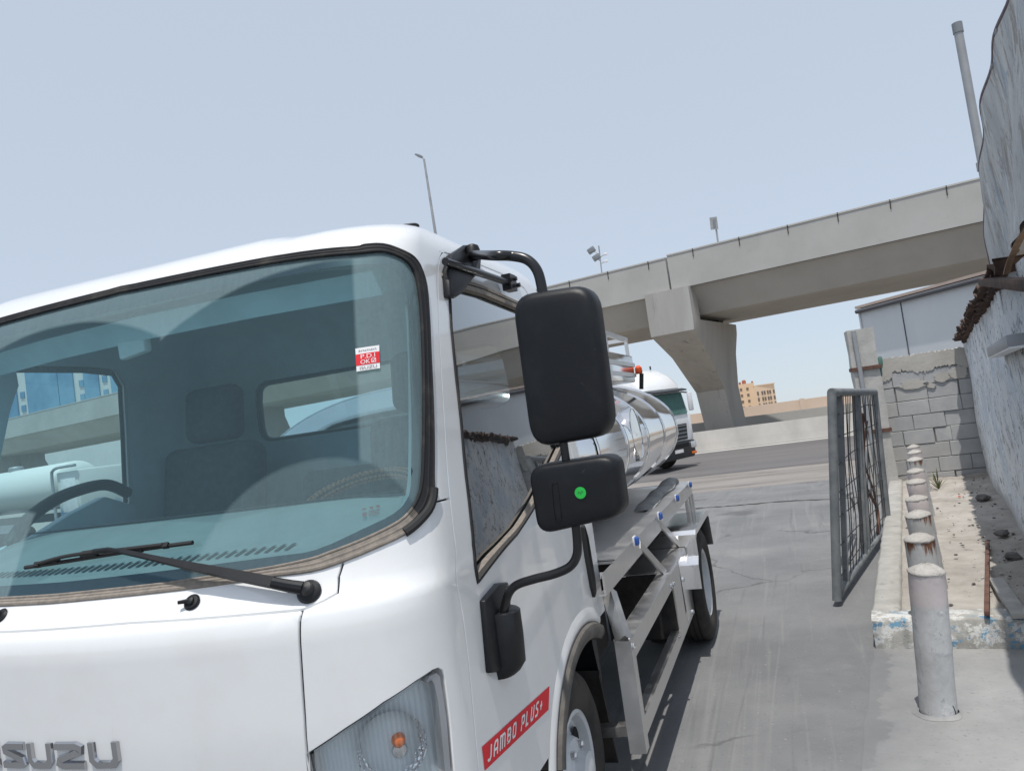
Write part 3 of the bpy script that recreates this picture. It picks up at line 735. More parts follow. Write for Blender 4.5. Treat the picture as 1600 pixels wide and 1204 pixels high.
# ---- mirrors on their stay
MP = Vector((-.56, 2.02, 0)); MN = (-.06, -1, .0)
mx = Vector((1, -.06, 0)).normalized(); mn = Vector((-.06, -1, 0)).normalized(); mzv = Vector((0, 0, 1))
def mpt(x, y, d=0.0): return at_plane(x, y, MP, MN) + mn * d
def sq_ring(c, corners, k, r, n=6):
    """rounded quadrilateral ring; corners TL,TR,BR,BL as 3D; k shrinks toward c, r = corner fraction"""
    P = [c + (p - c) * k for p in corners]; out = []
    for i in range(4):
        a, b, d = P[i - 1], P[i], P[(i + 1) % 4]; ra = b + (a - b) * r[0 if i % 2 == 0 else 1]; rb = b + (d - b) * r[1 if i % 2 == 0 else 0]
        for j in range(n + 1):
            t = j / n; out.append(ra * (1 - t) ** 2 + b * 2 * t * (1 - t) + rb * t * t)
    return out
def housing(name, corners, depth, m, parent, rf):
    P = [mpt(*p) for p in corners]; c = sum(P, Vector()) / 4; mb = MB(); rings = []
    for k, d in ((.955, -depth * .5), (.99, -depth * .5), (1.0, -depth * .40), (1.0, depth * .05), (.985, depth * .25), (.95, depth * .40), (.89, depth * .47), (.80, depth * .50), (.5, depth * .525), (.2, depth * .535)):
        rings.append([p + mn * d for p in sq_ring(c, P, k, rf)])
    mb.loft(rings); o = mb.build(name, m, parent, smooth=50)
    gl_ = MB(); gl_.add([p - mn * (depth * .5 - .001) for p in sq_ring(c, P, .94, rf)], [tuple(range(28))]); gl_.build('mirror_glass', 'chrome', o)
    return o, c
stay = empty
MTL = [(804, 462), (930, 443), (961, 678), (836, 700)]
MSL = [(829, 727), (967, 706), (980, 803), (846, 834)]
tub = MB().tube(spline([on(*pix(727, 404), .03), mpt(768, 399), mpt(800, 400), mpt(824, 406), mpt(840, 424), mpt(848, 456), mpt(853, 480)], 6), .0145, 14)
stay = tub.build('mirror_stay', 'black_gloss', truck)
housing('mirror_housing', MTL, .085, 'black_plastic', truck, (.16, .26)) 
h2, c2 = housing('mirror_housing', MSL, .085, 'black_plastic', truck, (.22, .20))
MB().tube(spline([mpt(878, 670), mpt(881, 695), mpt(885, 722), mpt(887, 740)], 4), .0115, 14).build('mirror_stay', 'black_gloss', truck)
MB().tube(spline([mpt(899, 815), mpt(902, 845), mpt(901, 868), mpt(890, 885), mpt(866, 896), mpt(835, 904), mpt(808, 913), mpt(795, 926), mpt(789, 946), mpt(787, 960)], 5), .0125, 14).build('mirror_stay', 'black_gloss', truck)
dc = mpt(915, 766, .0465); MB().lathe(dc, mn, [(.0155, -.002), (.0155, .0008), (.001, .001)], 28).build('round_sticker', 'green_dot', truck)
MB().tube(spline([dc + mx * a_ + mzv * b_ + mn * .0012 for a_, b_ in ((-.007, -.002), (-.003, .004), (.001, -.003), (.004, .005), (.008, .001))], 4), .0006, 5).build('pen_mark', 'dark_green_ink', h2)
P = [mpt(*p, .0455) for p in [(870, 752), (880, 750), (886, 806), (876, 809)]]; c = sum(P, Vector()) / 4
MB().tube(sq_ring(c, P, 1.0, (.5, .1), 5), .0012, 5, closed=True).build('moulded_mark', 'black_plastic', h2)
# lower bracket
def bracket(pts_front, d_out, name, bevel):
    P = [on(*pix(*p), -.004) for p in pts_front]; P2 = [on(*pix(*p), d_out) for p in pts_front]
    mb = MB(); n = len(P); mb.add(P + P2, [tuple(range(n)), tuple(range(n, 2 * n))[::-1]] + [(i, (i + 1) % n, (i + 1) % n + n, i + n) for i in range(n)])
    return mb.build(name, 'black_plastic', truck, bevel=bevel, smooth=50)
br = bracket([(749, 938), (772, 911), (786, 909), (790, 930), (790, 1032), (768, 1050), (759, 1051)], .018, 'mirror_bracket', .006)
P = [on(*pix(*p), .012) for p in [(757, 952), (793, 945), (790, 1025), (764, 1046)]]
rings = []
q0 = mpt(787, 955); cx, cy = q0.x, q0.y
ztop = on(*pix(770, 955), 0).z - .003; zbot = ztop - .178
for z, k in ((ztop, .0), (ztop - .004, 1.0), (ztop - .07, 1.0), (zbot + .03, .95), (zbot + .008, .75), (zbot, .62)):
    k = max(k, .92) if z > ztop - .002 else k
    ring = []
    for i in range(24):
        a = math.pi * (i / 23) - math.pi / 2
        ring.append(Vector((-.866 + (.085 * k) * max(0, math.cos(a)) ** .7, cy + .045 + .062 * math.sin(a) * (1 if z > zbot + .02 else .9) - .02, z)))
    rings.append(ring)
MB().loft(rings).build('bracket_body', 'black_plastic', br, smooth=50)
# upper bracket
br2 = bracket([(693, 466), (690, 425), (697, 400), (715, 389), (735, 388), (741, 404), (741, 428), (729, 440), (712, 462), (702, 468)], .026, 'mirror_bracket', .008)
p = on(*pix(727, 398), .03); MB().lathe(p, (0, .2, 1), [(.026, -.03), (.026, 0), (.022, .012), (.012, .018), (.001, .019)], 20).build('bracket_cap', 'black_plastic', br2)
a_ = on(*side(2.14, 2.17), .03); b_ = on(*side(2.72, 2.178), .035)
MB().tube([a_, b_], .0125, 12).box(b_, (.035, .07, .06)).cyl(b_ + Vector((.02, -.01, .01)), b_ + Vector((.035, -.01, .01)), .008, 10).cyl(b_ + Vector((.02, .02, -.01)), b_ + Vector((.035, .02, -.01)), .008, 10).build('mirror_stay', 'black_gloss', truck)

# ---- handle, arch flare, badge and stickers
hq = [side(3.075, 1.20), side(3.105, 1.205), side(3.13, 1.15), side(3.145, .98), side(3.135, .92), side(3.11, .905), side(3.09, .95), side(3.075, 1.08)]
hq = [pix(*p) if False else p for p in hq]
mb = MB(); mb.loft([[on(u, v, -.004) for u, v in hq], [on(u, v, .012) for u, v in hq], [on(u, v, .018) for u, v in inset(hq, .010)], [on(u, v, .006) for u, v in inset(hq, .013)]]); mb.build('door_handle', 'rubber_clean', DOOR_R)
M['flare'] = mottled('dusty_arch_flare', (.072, .068, .064), (.145, .133, .12), 10, .8, .2, .002, 80)
full_arch = [side(AX_Y + .52 * math.cos(a), AX_Z + .44 * math.sin(a)) for a in [R_(x) for x in range(60, 164, 4)]]
for s_ in (1, -1):
    fa = full_arch if s_ == 1 else [(-u, v) for u, v in full_arch]
    rings = []
    for i, (u, v) in enumerate(fa):
        a = R_(60 + 4 * i); du, dv = math.cos(a), math.sin(a); du *= s_
        p0 = on(u, v, 0); ra = Vector((0, math.cos(a), math.sin(a))); nn = Vector((s_, 0, 0))
        rings.append([p0 + ra * .022 + nn * .001, p0 + ra * .014 + nn * .020, p0 - ra * .012 + nn * .026, p0 - ra * .040 + nn * .012, p0 - ra * .042 - nn * .06, p0 + ra * .01 - nn * .06])
    MB().loft(rings).build('wheel_arch_flare', 'flare', truck, smooth=40)
    rings = []
    for i, (u, v) in enumerate(fa):
        a = R_(60 + 4 * i); p0 = on(u, v, 0); ra = Vector((0, math.cos(a), math.sin(a))); nn = Vector((s_, 0, 0))
        rings.append([p0 + ra * .022 - nn * .002, p0 + ra * .024 + nn * .006, p0 + ra * .040 + nn * .008, p0 + ra * .060 + nn * .005, p0 + ra * .085 - nn * .002])
    MB().loft(rings).build('arch_lip', 'paint', truck, smooth=80)
def uvquad(q): return lambda s, t: tuple((np.array(q[0]) * (1 - s) + np.array(q[1]) * s) * (1 - t) + (np.array(q[3]) * (1 - s) + np.array(q[2]) * s) * t)
def decal(name, m, q, d, parent, n=(10, 4), back=.001):
    fq = uvquad(q); mb = MB(); k = n[1] + 1
    mb.v = [on(*fq(i / n[0], j / n[1]), d) for i in range(n[0] + 1) for j in range(k)]
    mb.f = [(i * k + j, (i + 1) * k + j, (i + 1) * k + j + 1, i * k + j + 1) for i in range(n[0]) for j in range(n[1])]
    return mb.build(name, m, parent)
def decal_text(name, m, body, q, rect, d, parent, shear=0.0, bold=0.0, spacing=1.0):
    fq = uvquad(q); v, f = text_polys(body, 1, shear, spacing); x0, y0, x1, y1 = rect; mb = MB()
    mb.add([on(*fq(x0 + (x1 - x0) * a, y0 + (y1 - y0) * b), d) for a, b in v], f); return mb.build(name, m, parent, smooth=0, recalc=False)
JQ = pixs([(757, 1203), (856.5, 1108), (858, 1071), (752.5, 1166)])
jam = decal('door_sticker', 'red', JQ, .0014, truck, (40, 8))
def stroke(pts, w, closed=False):
    n = len(pts); L = []; Rr = []
    for i in range(n):
        b = np.array(pts[i], float); a = np.array(pts[i - 1], float) if i > 0 else None; c = np.array(pts[i + 1], float) if i < n - 1 else None
        ds = [x / np.linalg.norm(x) for x in ([b - a] if a is not None else []) + ([c - b] if c is not None else [])]
        ns = [np.array([-x[1], x[0]]) for x in ds]; m_ = sum(ns); m_ = m_ / np.linalg.norm(m_); k = (w / 2) / max(.45, float(m_ @ ns[0]))
        L.append(tuple(b + m_ * k)); Rr.append(tuple(b - m_ * k))
    return L, Rr
def ribbon(mb, pts, w, fq, rect, d, thick=0.0, ch=0.0):
    L, Rr = stroke(pts, w); x0, y0, x1, y1 = rect; g = lambda p, h: on(*fq(x0 + (x1 - x0) * p[0], y0 + (y1 - y0) * p[1]), h)
    if thick <= 0:
        for i in range(len(L) - 1): mb.add([g(L[i], d), g(Rr[i], d), g(Rr[i + 1], d), g(L[i + 1], d)], [(0, 1, 2, 3)])
    else:
        Li, Ri = stroke(pts, w * (1 - ch)); mb.loft([[g(a, d), g(a2, d + thick), g(b2, d + thick), g(b, d)] for a, a2, b2, b in zip(L, Li, Ri, Rr)])
GLY = {  # simple block letters, strokes in a unit box
 'J': [[(.62, 1), (.62, .25), (.45, .08), (.18, .08), (.05, .2)]], 'A': [[(.06, 0), (.06, .72), (.25, .92), (.6, .92), (.7, .8), (.7, 0)], [(.06, .4), (.7, .4)]],
 'M': [[(.06, 0), (.06, .92), (.72, .92), (.86, .8), (.86, 0)], [(.46, .92), (.46, .0)]], 'B': [[(.07, .08), (.07, .92), (.55, .92), (.66, .8), (.66, .62), (.55, .52), (.68, .42), (.68, .2), (.57, .08), (.0, .08)], [(.07, .51), (.56, .51)]],
 'O': [[(.35, .08), (.15, .08), (.06, .2), (.06, .8), (.15, .92), (.55, .92), (.65, .8), (.65, .2), (.55, .08), (.35, .08)]], 'P': [[(.07, 0), (.07, .92), (.55, .92), (.66, .8), (.66, .55), (.55, .44), (.07, .44)]],
 'L': [[(.07, 1), (.07, .08), (.62, .08)]], 'U': [[(.07, 1), (.07, .22), (.18, .08), (.55, .08), (.66, .22), (.66, 1)]], 'S': [[(.66, .92), (.18, .92), (.07, .8), (.09, .65), (.62, .38), (.66, .22), (.55, .08), (.02, .08)]],
 '+': [[(.02, .5), (.55, .5)], [(.285, .8), (.285, .2)]]}
mb = MB(); fq = uvquad(JQ); JL, JH = .60, .078; x = .030; ki = 0
for ch in 'JAMBO PLUS+':
    if ch == ' ': x += .030; continue
    wd, ht, y0 = (.040 if ch != 'M' else .046) * 1.0, .046, .016
    mb = MB()
    for st in GLY[ch]:
        ki += 1; ribbon(mb, [(x + px_ * wd + (py_ - .5) * .014, y0 + ht * py_) for px_, py_ in st], .0085, lambda s, t: fq(s / JL, t / JH), (0, 0, 1, 1), .0018 + .00012 * (ki % 5))
    x += wd * (.74 if ch != 'M' else .94) + .0175; mb.build('letter', 'white_vinyl', jam, smooth=0, recalc=False)
# chrome letters on the front panel
mb = None; pu = .371 / 183; v_t, v_b = pix(90, 1159)[1], pix(90, 1199)[1]; u0 = pix(90, 1180)[0] - 90 * pu
CH = {'S': [(.97, .87), (.28, .87), (.16, .80), (.18, .66), (.84, .36), (.88, .22), (.76, .13), (.04, .13)], 'U': [(.13, 1.0), (.13, .34), (.27, .14), (.73, .14), (.87, .34), (.87, 1.0)],
      'Z': [(.03, .87), (.72, .87), (.84, .80), (.82, .66), (.16, .36), (.12, .22), (.24, .13), (.96, .13)], 'I': [(.5, 1), (.5, 0)]}
hoodo = bpy.data.objects['front_panel']
for ch, xa, xb in (('I', -15, -5), ('S', 1, 41), ('U', 44, 86), ('Z', 89, 134), ('U', 138, 183)):
    mb = MB(); q = [(u0 + xa * pu, v_b), (u0 + xb * pu, v_b), (u0 + xb * pu, v_t), (u0 + xa * pu, v_t)]
    asp = (v_t - v_b) / ((xb - xa) * pu); pts = [(a, b) for a, b in CH[ch]]
    # uniform stroke width: work in metric units
    fqm = lambda s, t, q=q: (q[0][0] + s, q[0][1] + t); Wm, Hm = (xb - xa) * pu, v_t - v_b
    pts = [(a * Wm, b * Hm) for a, b in pts]
    ribbon(mb, pts, .0205 if ch != 'I' else .02, fqm, (0, 0, 1, 1), .0005, .007, .28)
    mb.build('chrome_letter', 'chrome', hoodo, smooth=20)
# inspection sticker on the windshield
SQ = pixs([(557, 580), (594, 574.5), (592.5, 538.5), (555, 544)])
stk = decal('windshield_sticker', 'white_vinyl', SQ, -.002, truck, (4, 4))
fq = uvquad(SQ)
rq = [fq(0.0, .24), fq(1.0, .24), fq(1, .73), fq(0, .73)]; rb_ = decal('red_band', 'red', rq, -.0012, stk, (4, 3))
decal_text('print', 'white_vinyl', 'P.D.I', SQ, (.20, .51, .80, .69), -.0006, stk); decal_text('print', 'white_vinyl', 'OK', SQ, (.18, .28, .58, .46), -.0006, stk)
mb = MB(); 
for pts in ([(.64, .30), (.82, .30), (.82, .45), (.64, .45), (.64, .30)], [(.67, .38), (.72, .33), (.80, .44)]): ribbon(mb, pts, .025, fq, (0, 0, 1, 1), -.0006)
mb.build('tick_box', 'white_vinyl', stk, smooth=0, recalc=False)
decal_text('print', 'grey_print', 'ISUZU', SQ, (.14, .05, .86, .18), -.0006, stk); decal_text('print', 'grey_print', 'NEWHORIZ' if 0 else 'ISUZU', SQ, (.14, .82, .86, .90), -.0006, stk) if 0 else None
mb = MB()
for i in range(9): ribbon(mb, [(.12 + i * .085, .83 + .02 * (i % 3)), (.16 + i * .085, .885 - .015 * (i % 2)), (.185 + i * .085, .84)], .022, fq, (0, 0, 1, 1), -.0006)
mb.build('print', 'grey_print', stk, smooth=0, recalc=False)
EQ = pixs([(566, 808), (594, 803), (593, 788), (566, 793)]); mb = MB(); fe = uvquad(EQ)
for (a, b, c_, d_) in ((0, .75, .2, .95), (.42, .75, .62, .98), (.8, .75, 1, 1), (0, .1, .22, .5), (.34, .5, .95, .58), (.34, .3, .95, .38), (.34, .1, .95, .18)): ribbon(mb, [(a, (b + d_) / 2), (c_, (b + d_) / 2)], d_ - b, fe, (0, 0, 1, 1), -.0015)
mb.build('glass_stamp', 'grey_print', wind, smooth=0, recalc=False)

# ---- wheels
def wheel(name, c, R, W, parent, out=1, dish=.05):
    """axle along x; out=+1 the outer face looks to +x"""
    ax = Vector((out, 0, 0)); c = Vector(c); rim_r = R * .60
    prof = [(rim_r, -W * .42), (rim_r + .01, -W * .5), (R * .86, -W * .5), (R * .95, -W * .42), (R, -W * .30), (R, -W * .19), (R - .009, -W * .185), (R - .009, -W * .165), (R, -W * .16), (R, -W * .01), (R - .009, -W * .005), (R - .009, W * .015), (R, W * .02), (R, W * .16), (R - .009, W * .165), (R - .009, W * .185), (R, W * .19), (R, W * .30), (R * .95, W * .42), (R * .86, W * .5), (R * .74, W * .49), (rim_r + .01, W * .46), (rim_r, W * .42)]
    ty = MB().lathe(c, ax, prof, 56, False).build(name, 'tyre', parent, smooth=40)
    mb = MB().lathe(c, ax, [(rim_r, -W * .42), (rim_r, W * .42), (rim_r - .012, W * .44), (rim_r - .022, W * .40), (rim_r - .03, W * .2 - dish * .2), (rim_r - .05, W * .05 - dish), (rim_r * .62, W * .05 - dish + .01), (rim_r * .55, W * .12 - dish + .03), (rim_r * .36, W * .15 - dish + .04), (rim_r * .34, W * .18 - dish + .07), (rim_r * .15, W * .2 - dish + .075), (.001, W * .2 - dish + .075)], 48)
    rim = mb.build('rim', 'rim_paint', ty, smooth=35)
    y_, z_ = Vector((0, 1, 0)), Vector((0, 0, 1)); mb = MB(); m2 = MB()
    for i in range(6):
        a = 2 * math.pi * (i + .5) / 6; p = c + (y_ * math.cos(a) + z_ * math.sin(a)) * rim_r * .73
        e = (y_ * math.cos(a) + z_ * math.sin(a)); t_ = (-y_ * math.sin(a) + z_ * math.cos(a))
        mb.add([p + ax * (W * .05 - dish + .016) + e * (math.cos(b) * rim_r * .11) + t_ * (math.sin(b) * rim_r * .19) for b in [2 * math.pi * k / 14 for k in range(14)]], [tuple(range(14))])
        a = 2 * math.pi * i / 6; p = c + (y_ * math.cos(a) + z_ * math.sin(a)) * rim_r * .45; MB().lathe(p + ax * (W * .13 - dish + .03), ax, [(.014, 0), (.014, .018), (.009, .024), (.001, .025)], 6).build('wheel_nut', 'bed_steel', ty)
    mb.build('rim_holes', 'gap', rim, smooth=0) if False else None
    for k in range(6):
        one = MB(); vs = mb.v[k * 14:(k + 1) * 14]; one.prism(vs, ax * .002); one.build('rim_hole', 'gap', ty, smooth=0)
    return ty
M['rim_paint'] = plain('white_rim', (.62, .64, .66), .35, coat=.3)
for s_ in (1, -1):
    wheel('front_wheel', (XC + s_ * .875, 2.74, .362), .362, .20, truck, s_, -.02)
RWY = 5.52
wheel('rear_wheel', (-.765, RWY, .385), .385, .21, truck, 1, .08); wheel('rear_wheel', (-1.02, RWY, .385), .385, .21, truck, 1, .08)
wheel('rear_wheel', (2 * XC + .765, RWY, .385), .385, .21, truck, -1, .08); wheel('rear_wheel', (2 * XC + 1.02, RWY, .385), .385, .21, truck, -1, .08)

# ---- chassis, bed and tank
ch = MB()
for x in (-.40, .40): ch.box((XC + x, 4.1, .66), (.07, 4.9, .20))
for y in (2.2, 3.4, 4.3, 5.5, 6.4): ch.box((XC, y, .66), (.8, .08, .14))
ch.cyl((-2.85, RWY, .385), (-.85, RWY, .385), .06, 14); ch.cyl((-2.7, AX_Y, .36), (-1.0, AX_Y, .36), .045, 12); ch.lathe((XC, RWY, .385), (1, 0, 0), [(.02, -.2), (.15, -.12), (.17, 0), (.15, .12), (.02, .2)], 20)
ch.build('chassis', 'dark_chassis', truck, bevel=0)
MB().box((XC, 2.35, .66), (1.5, 1.1, .30)).build('engine_block', 'dark_chassis', truck, bevel=.03)
MB().box((-1.28, 3.75, .58), (.42, .85, .40)).build('fuel_tank', 'dark_chassis', truck, bevel=.05)
MB().box((-1.23, 3.34, .62), (.30, .07, .42)).build('battery_box', 'bezel', truck, bevel=.02)
MB().prism([(-.93, 3.27, .78), (-.93, 3.30, .64), (-.93, 3.34, .50), (-.93, 3.34, .42), (-.93, 3.36, .42), (-.93, 3.37, .52), (-.93, 3.36, .78)], (-.28, 0, 0)).build('inner_mudguard', 'black_plastic', truck)
MB().prism([(-.92, 3.29, .52), (-.92, 3.40, .10), (-.92, 3.415, .10), (-.92, 3.31, .54)], (-.26, 0, 0)).build('mud_flap', 'dark_chassis', truck)
BX, BZ, BY0, BY1 = -.80, .985, 3.15, 6.48
bw = 2 * (BX - XC); bed = MB().box((XC, (3.42 + BY1) / 2, BZ - .004), (bw - .01, BY1 - 3.42, .012)).build('tank_bed', 'bed_steel', truck)
MB().prism([(BX, BY0 - .55 if False else BY0, BZ + .006), (BX, BY0, BZ - .088), (BX - .03, BY0, BZ - .088), (BX - .03, BY0, BZ - .08), (BX - .008, BY0, BZ - .08), (BX - .008, BY0, BZ + .004)], (0, BY1 - BY0, 0)).build('bed_rail', 'bed_steel', truck, smooth=20)
MB().prism([(BX + .002, 3.421, BZ + .006), (BX + .002, 3.421, BZ + .013), (BX - .10, 3.421, BZ + .013), (BX - .10, 3.421, BZ + .006)], (0, BY1 - 3.423, 0)).build('rail_lip', 'bed_steel', truck, smooth=20)
MB().box((2 * XC - BX + .004, (BY0 + BY1) / 2, BZ - .042), (.008, BY1 - BY0, .092)).build('bed_rail', 'bed_steel', truck)
MB().box((XC, BY1 + .005, BZ - .042), (bw, .008, .092)).build('bed_rail', 'bed_steel', truck)
for y in np.arange(3.7, BY1, .62): MB().box((XC, y, BZ - .055), (bw - .03, .05, .085)).build('cross_member', 'dark_chassis', truck)
for p in ((990, 845), (1028, 806), (1055, 778), (1075.5, 757)):
    q = at_x(*p, BX); MB().box(q + Vector((.004, 0, 0)), (.010, .062, .050)).build('lamp_base', 'white_vinyl', truck, bevel=.004)
    MB().box(q + Vector((.017, 0, 0)), (.022, .040, .044)).build('marker_lamp', 'blue_lamp', truck, bevel=.009, bseg=3, smooth=60)
# tank: rounded box-ellipse section with weld bands
TY0, TY1, TZ, TW, TH = 3.62, 6.55, 1.452, 1.0, .485
def sec(k, y, d=0.0, n=72, ex=2.12):
    out = []
    for i in range(n):
        a = 2 * math.pi * i / n; c_, s_ = math.cos(a), math.sin(a)
        out.append(Vector((XC + math.copysign(abs(c_) ** (2 / ex), c_) * (TW * k + d), y, TZ + math.copysign(abs(s_) ** (2 / ex), s_) * (TH * k + d))))
    return out
seams = [TY0, 4.35, 5.08, 5.82, TY1]
rings = [sec(.06, TY0 - .20), sec(.5, TY0 - .17), sec(.8, TY0 - .11), sec(.93, TY0 - .06), sec(.985, TY0 - .025)]
for a, b in zip(seams, seams[1:]):
    for j, t in enumerate((.0, .02, .12, .3, .5, .7, .88, .98)): rings.append(sec(1, a + (b - a) * t, -.004 - .006 * math.sin(math.pi * t)))
rings += [sec(1, TY1), sec(.985, TY1 + .03), sec(.93, TY1 + .07), sec(.8, TY1 + .12), sec(.5, TY1 + .19), sec(.06, TY1 + .22)]
tank = MB().loft(rings).build('tank', 'tank_steel', truck, smooth=60)
for y in seams:
    MB().loft([sec(1, y - .014, -.004), sec(1, y - .011, .003), sec(1, y - .004, .0045), sec(1, y + .004, .0045), sec(1, y + .011, .003), sec(1, y + .014, -.004)], True, False).build('tank_band', 'tank_steel', tank, smooth=40)
MB().lathe(Vector((XC + .985, 4.72, 1.50)), (1, 0, .05), [(.17, -.06), (.17, .0), (.166, .004), (.155, .005), (.15, .001), (.001, .002)], 40).build('tank_hatch', 'tank_steel', tank)
# folded sheet lying along the tank foot
M['grey_sheet'] = mottled('dusty_grey_sheet', (.20, .21, .215), (.34, .33, .32), 8, .7, .6, .02, 9)
rings = []
for i in range(30):
    y = 4.95 + 1.5 * i / 29; k = .12 + .45 * math.sin(math.pi * min(1, i / 18) / 2) + .08 * math.sin(i * .55) + .05 * math.sin(i * .31)
    rings.append([Vector((-.985 + .03 * math.sin(i * .3), y, BZ + .012)), Vector((-.885 + .012 * math.sin(i * .4), y, BZ + .012)), Vector((-.88 + .01 * math.sin(i * .4), y, BZ + .05 * k)), Vector((-.905, y, BZ + .09 * k)), Vector((-.95, y, BZ + .11 * k)), Vector((-1.0, y, BZ + .08 * k))])
MB().loft(rings).build('hose_cover', 'grey_sheet', truck, smooth=60)
# walkway box and rail on the tank's top
wb = MB(); q1, q2 = at_y(944, 606, 6.0), at_y(995, 606, 6.0); xr = q2.x
WX0, WX1, WZ0, WZ1 = -2.2, -1.06, 1.86, 2.07
wb.box((( WX0 + WX1) / 2, 5.3, (WZ0 + WZ1) / 2), (WX1 - WX0, 1.6, WZ1 - WZ0)); wk = wb.build('walkway_box', 'bright_steel', truck, bevel=.01)
for z in (WZ0 + .055, WZ0 + .135): MB().box(((WX0 + WX1) / 2, 5.3, z), (WX1 - WX0 + .02, 1.62, .03)).build('trim_strip', 'bed_steel', wk)
mb = MB()
for y in (4.52, 5.3, 6.08):
    for x in (WX0 + .03, WX1 - .03): mb.bar((x, y, WZ1), (x, y, WZ1 + .13), .025, .025, (1, 0, 0))
for x in (WX0 + .03, WX1 - .03): mb.bar((x, 4.5, WZ1 + .135), (x, 6.1, WZ1 + .135), .03, .03)
for y in (4.52, 6.08): mb.bar((WX0 + .03, y, WZ1 + .135), (WX1 - .03, y, WZ1 + .135), .03, .03)
mb.build('walkway_rail', 'bed_steel', wk)
q = at_y(998, 580, 6.2); mb = MB(); mb.bar((q.x, 6.2, 1.80), (q.x + .02, 6.2, q.z - .02), .03, .03, (1, 0, 0)); mb.build('lamp_post', 'black_plastic', truck)
MB().lathe((q.x, 6.2, q.z - .02), (0, 0, 1), [(.025, 0), (.03, .01), (.028, .05), (.015, .065), (.001, .07)], 16).build('orange_lamp', 'orange_lamp', truck)
# side guard
GX = -.72
gp = lambda x, y: at_x(x, y, GX)
n0, n1, n2 = gp(985, 990), gp(1048, 901), gp(1071, 862); b0 = gp(1014, 1160); l0, l1, l2 = gp(1013, 1120), gp(1062, 992), gp(1084, 955)
zt = (n0.z + n1.z) / 2; zl = .345
fr = MB()
fr.prism([(GX, n0.y, zt), (GX, n0.y, zt - .085), (GX - .006, n0.y, zt - .085), (GX - .006, n0.y, zt - .006), (GX - .075, n0.y, zt - .006), (GX - .075, n0.y, zt)], (0, n2.y - n0.y, 0))
fr.prism([(GX, n0.y + .02, zl + .045), (GX, n0.y + .02, zl - .03), (GX - .006, n0.y + .02, zl - .03), (GX - .006, n0.y + .02, zl + .039), (GX - .05, n0.y + .02, zl + .039), (GX - .05, n0.y + .02, zl + .045)], (0, 5.0 - n0.y, 0))
sg = fr.build('side_guard', 'bed_steel', truck, smooth=15)
MB().prism([(GX + .003, n0.y - .03, zt + .002), (GX + .003, n0.y + .035, zt + .002), (GX + .003, n0.y + .035, .27), (GX + .003, n0.y - .03, .27)], (-.008, 0, 0)).prism([(GX - .005, n0.y - .03, zt), (GX - .005, n0.y - .024, zt), (GX - .005, n0.y - .024, .27), (GX - .005, n0.y - .03, .27)], (-.06, 0, 0)).build('guard_post', 'bed_steel', sg, smooth=15)
MB().bar((BX - .05, 3.40, BZ - .13), (GX - .03, n0.y + .0, zt - .01), .05, .05, (0, 1, 0)).build('guard_brace', 'bed_steel', sg)
for pa, pb in (((999, 850), (1043, 899)), ((1028, 815), (1068, 858))):
    a_ = at_x(*pa, BX - .004); b_ = at_x(*pb, GX - .03); MB().bar(a_, b_, .045, .012, (1, 0, 0)).build('guard_brace', 'bed_steel', sg)
MB().bar((GX - .01, n0.y + .05, .27 + .07), (-1.15, n0.y + .10, .30), .06, .04).build('guard_brace', 'bed_steel', sg)
MB().box((GX - .20, (n1.y + n2.y) / 2, zt + .003), (.39, n2.y - n1.y, .006)).build('step_plate', 'bed_steel', sg)
for ya, yb2, mt in ((n1.y, n1.y + .30, 'bed_steel'), (n1.y + .32, n2.y - .02, 'bright_steel')):
    MB().prism([(GX + .004, ya, zt - .005), (GX + .004, yb2, zt - .005), (GX + .004, yb2 + (.02), zl), (GX + .004, ya + .05, zl)], (-.008, 0, 0)).build('guard_panel', mt, sg, smooth=0)
MB().prism([(GX - .005, n1.y, zt - .005), (GX - .005, n1.y + .05, zl), (GX - .40, n1.y + .05, zl), (GX - .40, n1.y, zt - .005)], (0, .008, 0)).build('guard_panel', 'dark_chassis', sg, smooth=0)
for p in (n0 + Vector((0, 0, -.05)), n1 + Vector((0, .02, -.045)), gp(1060, 996), gp(1047, 915), gp(1081, 955), gp(1066, 905)):
    MB().lathe(Vector((GX + .004, p.y, p.z)), (1, 0, 0), [(.014, 0), (.014, .006), (.008, .011), (.001, .012)], 10).build('bolt', 'bright_steel', sg)
# rear fender, stainless, stepped
FX0, FX1 = -1.12, -.645
prof = [(4.98, .47), (4.985, .62), (5.05, .665), (5.05, .80), (5.08, .825), (5.90, .825), (6.0, .79), (6.05, .55)]
fin = [(6.035, .55), (5.985, .78), (5.89, .811), (5.092, .811), (5.064, .79), (5.064, .655), (5.0, .61), (4.995, .47)]
fd = MB().prism([(FX0, y, z) for y, z in prof + fin], (FX1 - FX0, 0, 0)).build('rear_fender', 'bright_steel', truck, smooth=20, bevel=0)
MB().prism([(FX1 + .002, y, z) for y, z in [(5.05, .80), (5.08, .827), (5.90, .827), (5.99, .79), (5.98, .765), (5.89, .79), (5.09, .79), (5.07, .77)]], (-.006, 0, 0)).build('fender_lip', 'bright_steel', fd, smooth=0)
MB().prism([(FX1, 4.99, .615), (FX1, 5.05, .66), (FX1, 5.05, .80), (FX1, 5.02, .80)], (-.01, 0, 0)).build('fender_lip', 'gap', fd, smooth=0) if False else None
mb = MB()
for y in (6.15, 6.32, 6.47): mb.bar((BX - .01, y, BZ - .09), (BX - .01, y, .62), .04, .03, (1, 0, 0))
mb.bar((BX - .01, 6.1, .62), (BX - .01, 6.5, .62), .04, .04); mb.build('rear_frame', 'bed_steel', truck)
MB().box((XC, 6.52, .52), (1.9, .06, .12)).build('rear_bumper', 'bed_steel', truck, bevel=.008)
MB().box((XC, 1.60, .47), (1.86, .30, .20)).build('front_bumper', 'paint', truck, bevel=.05)

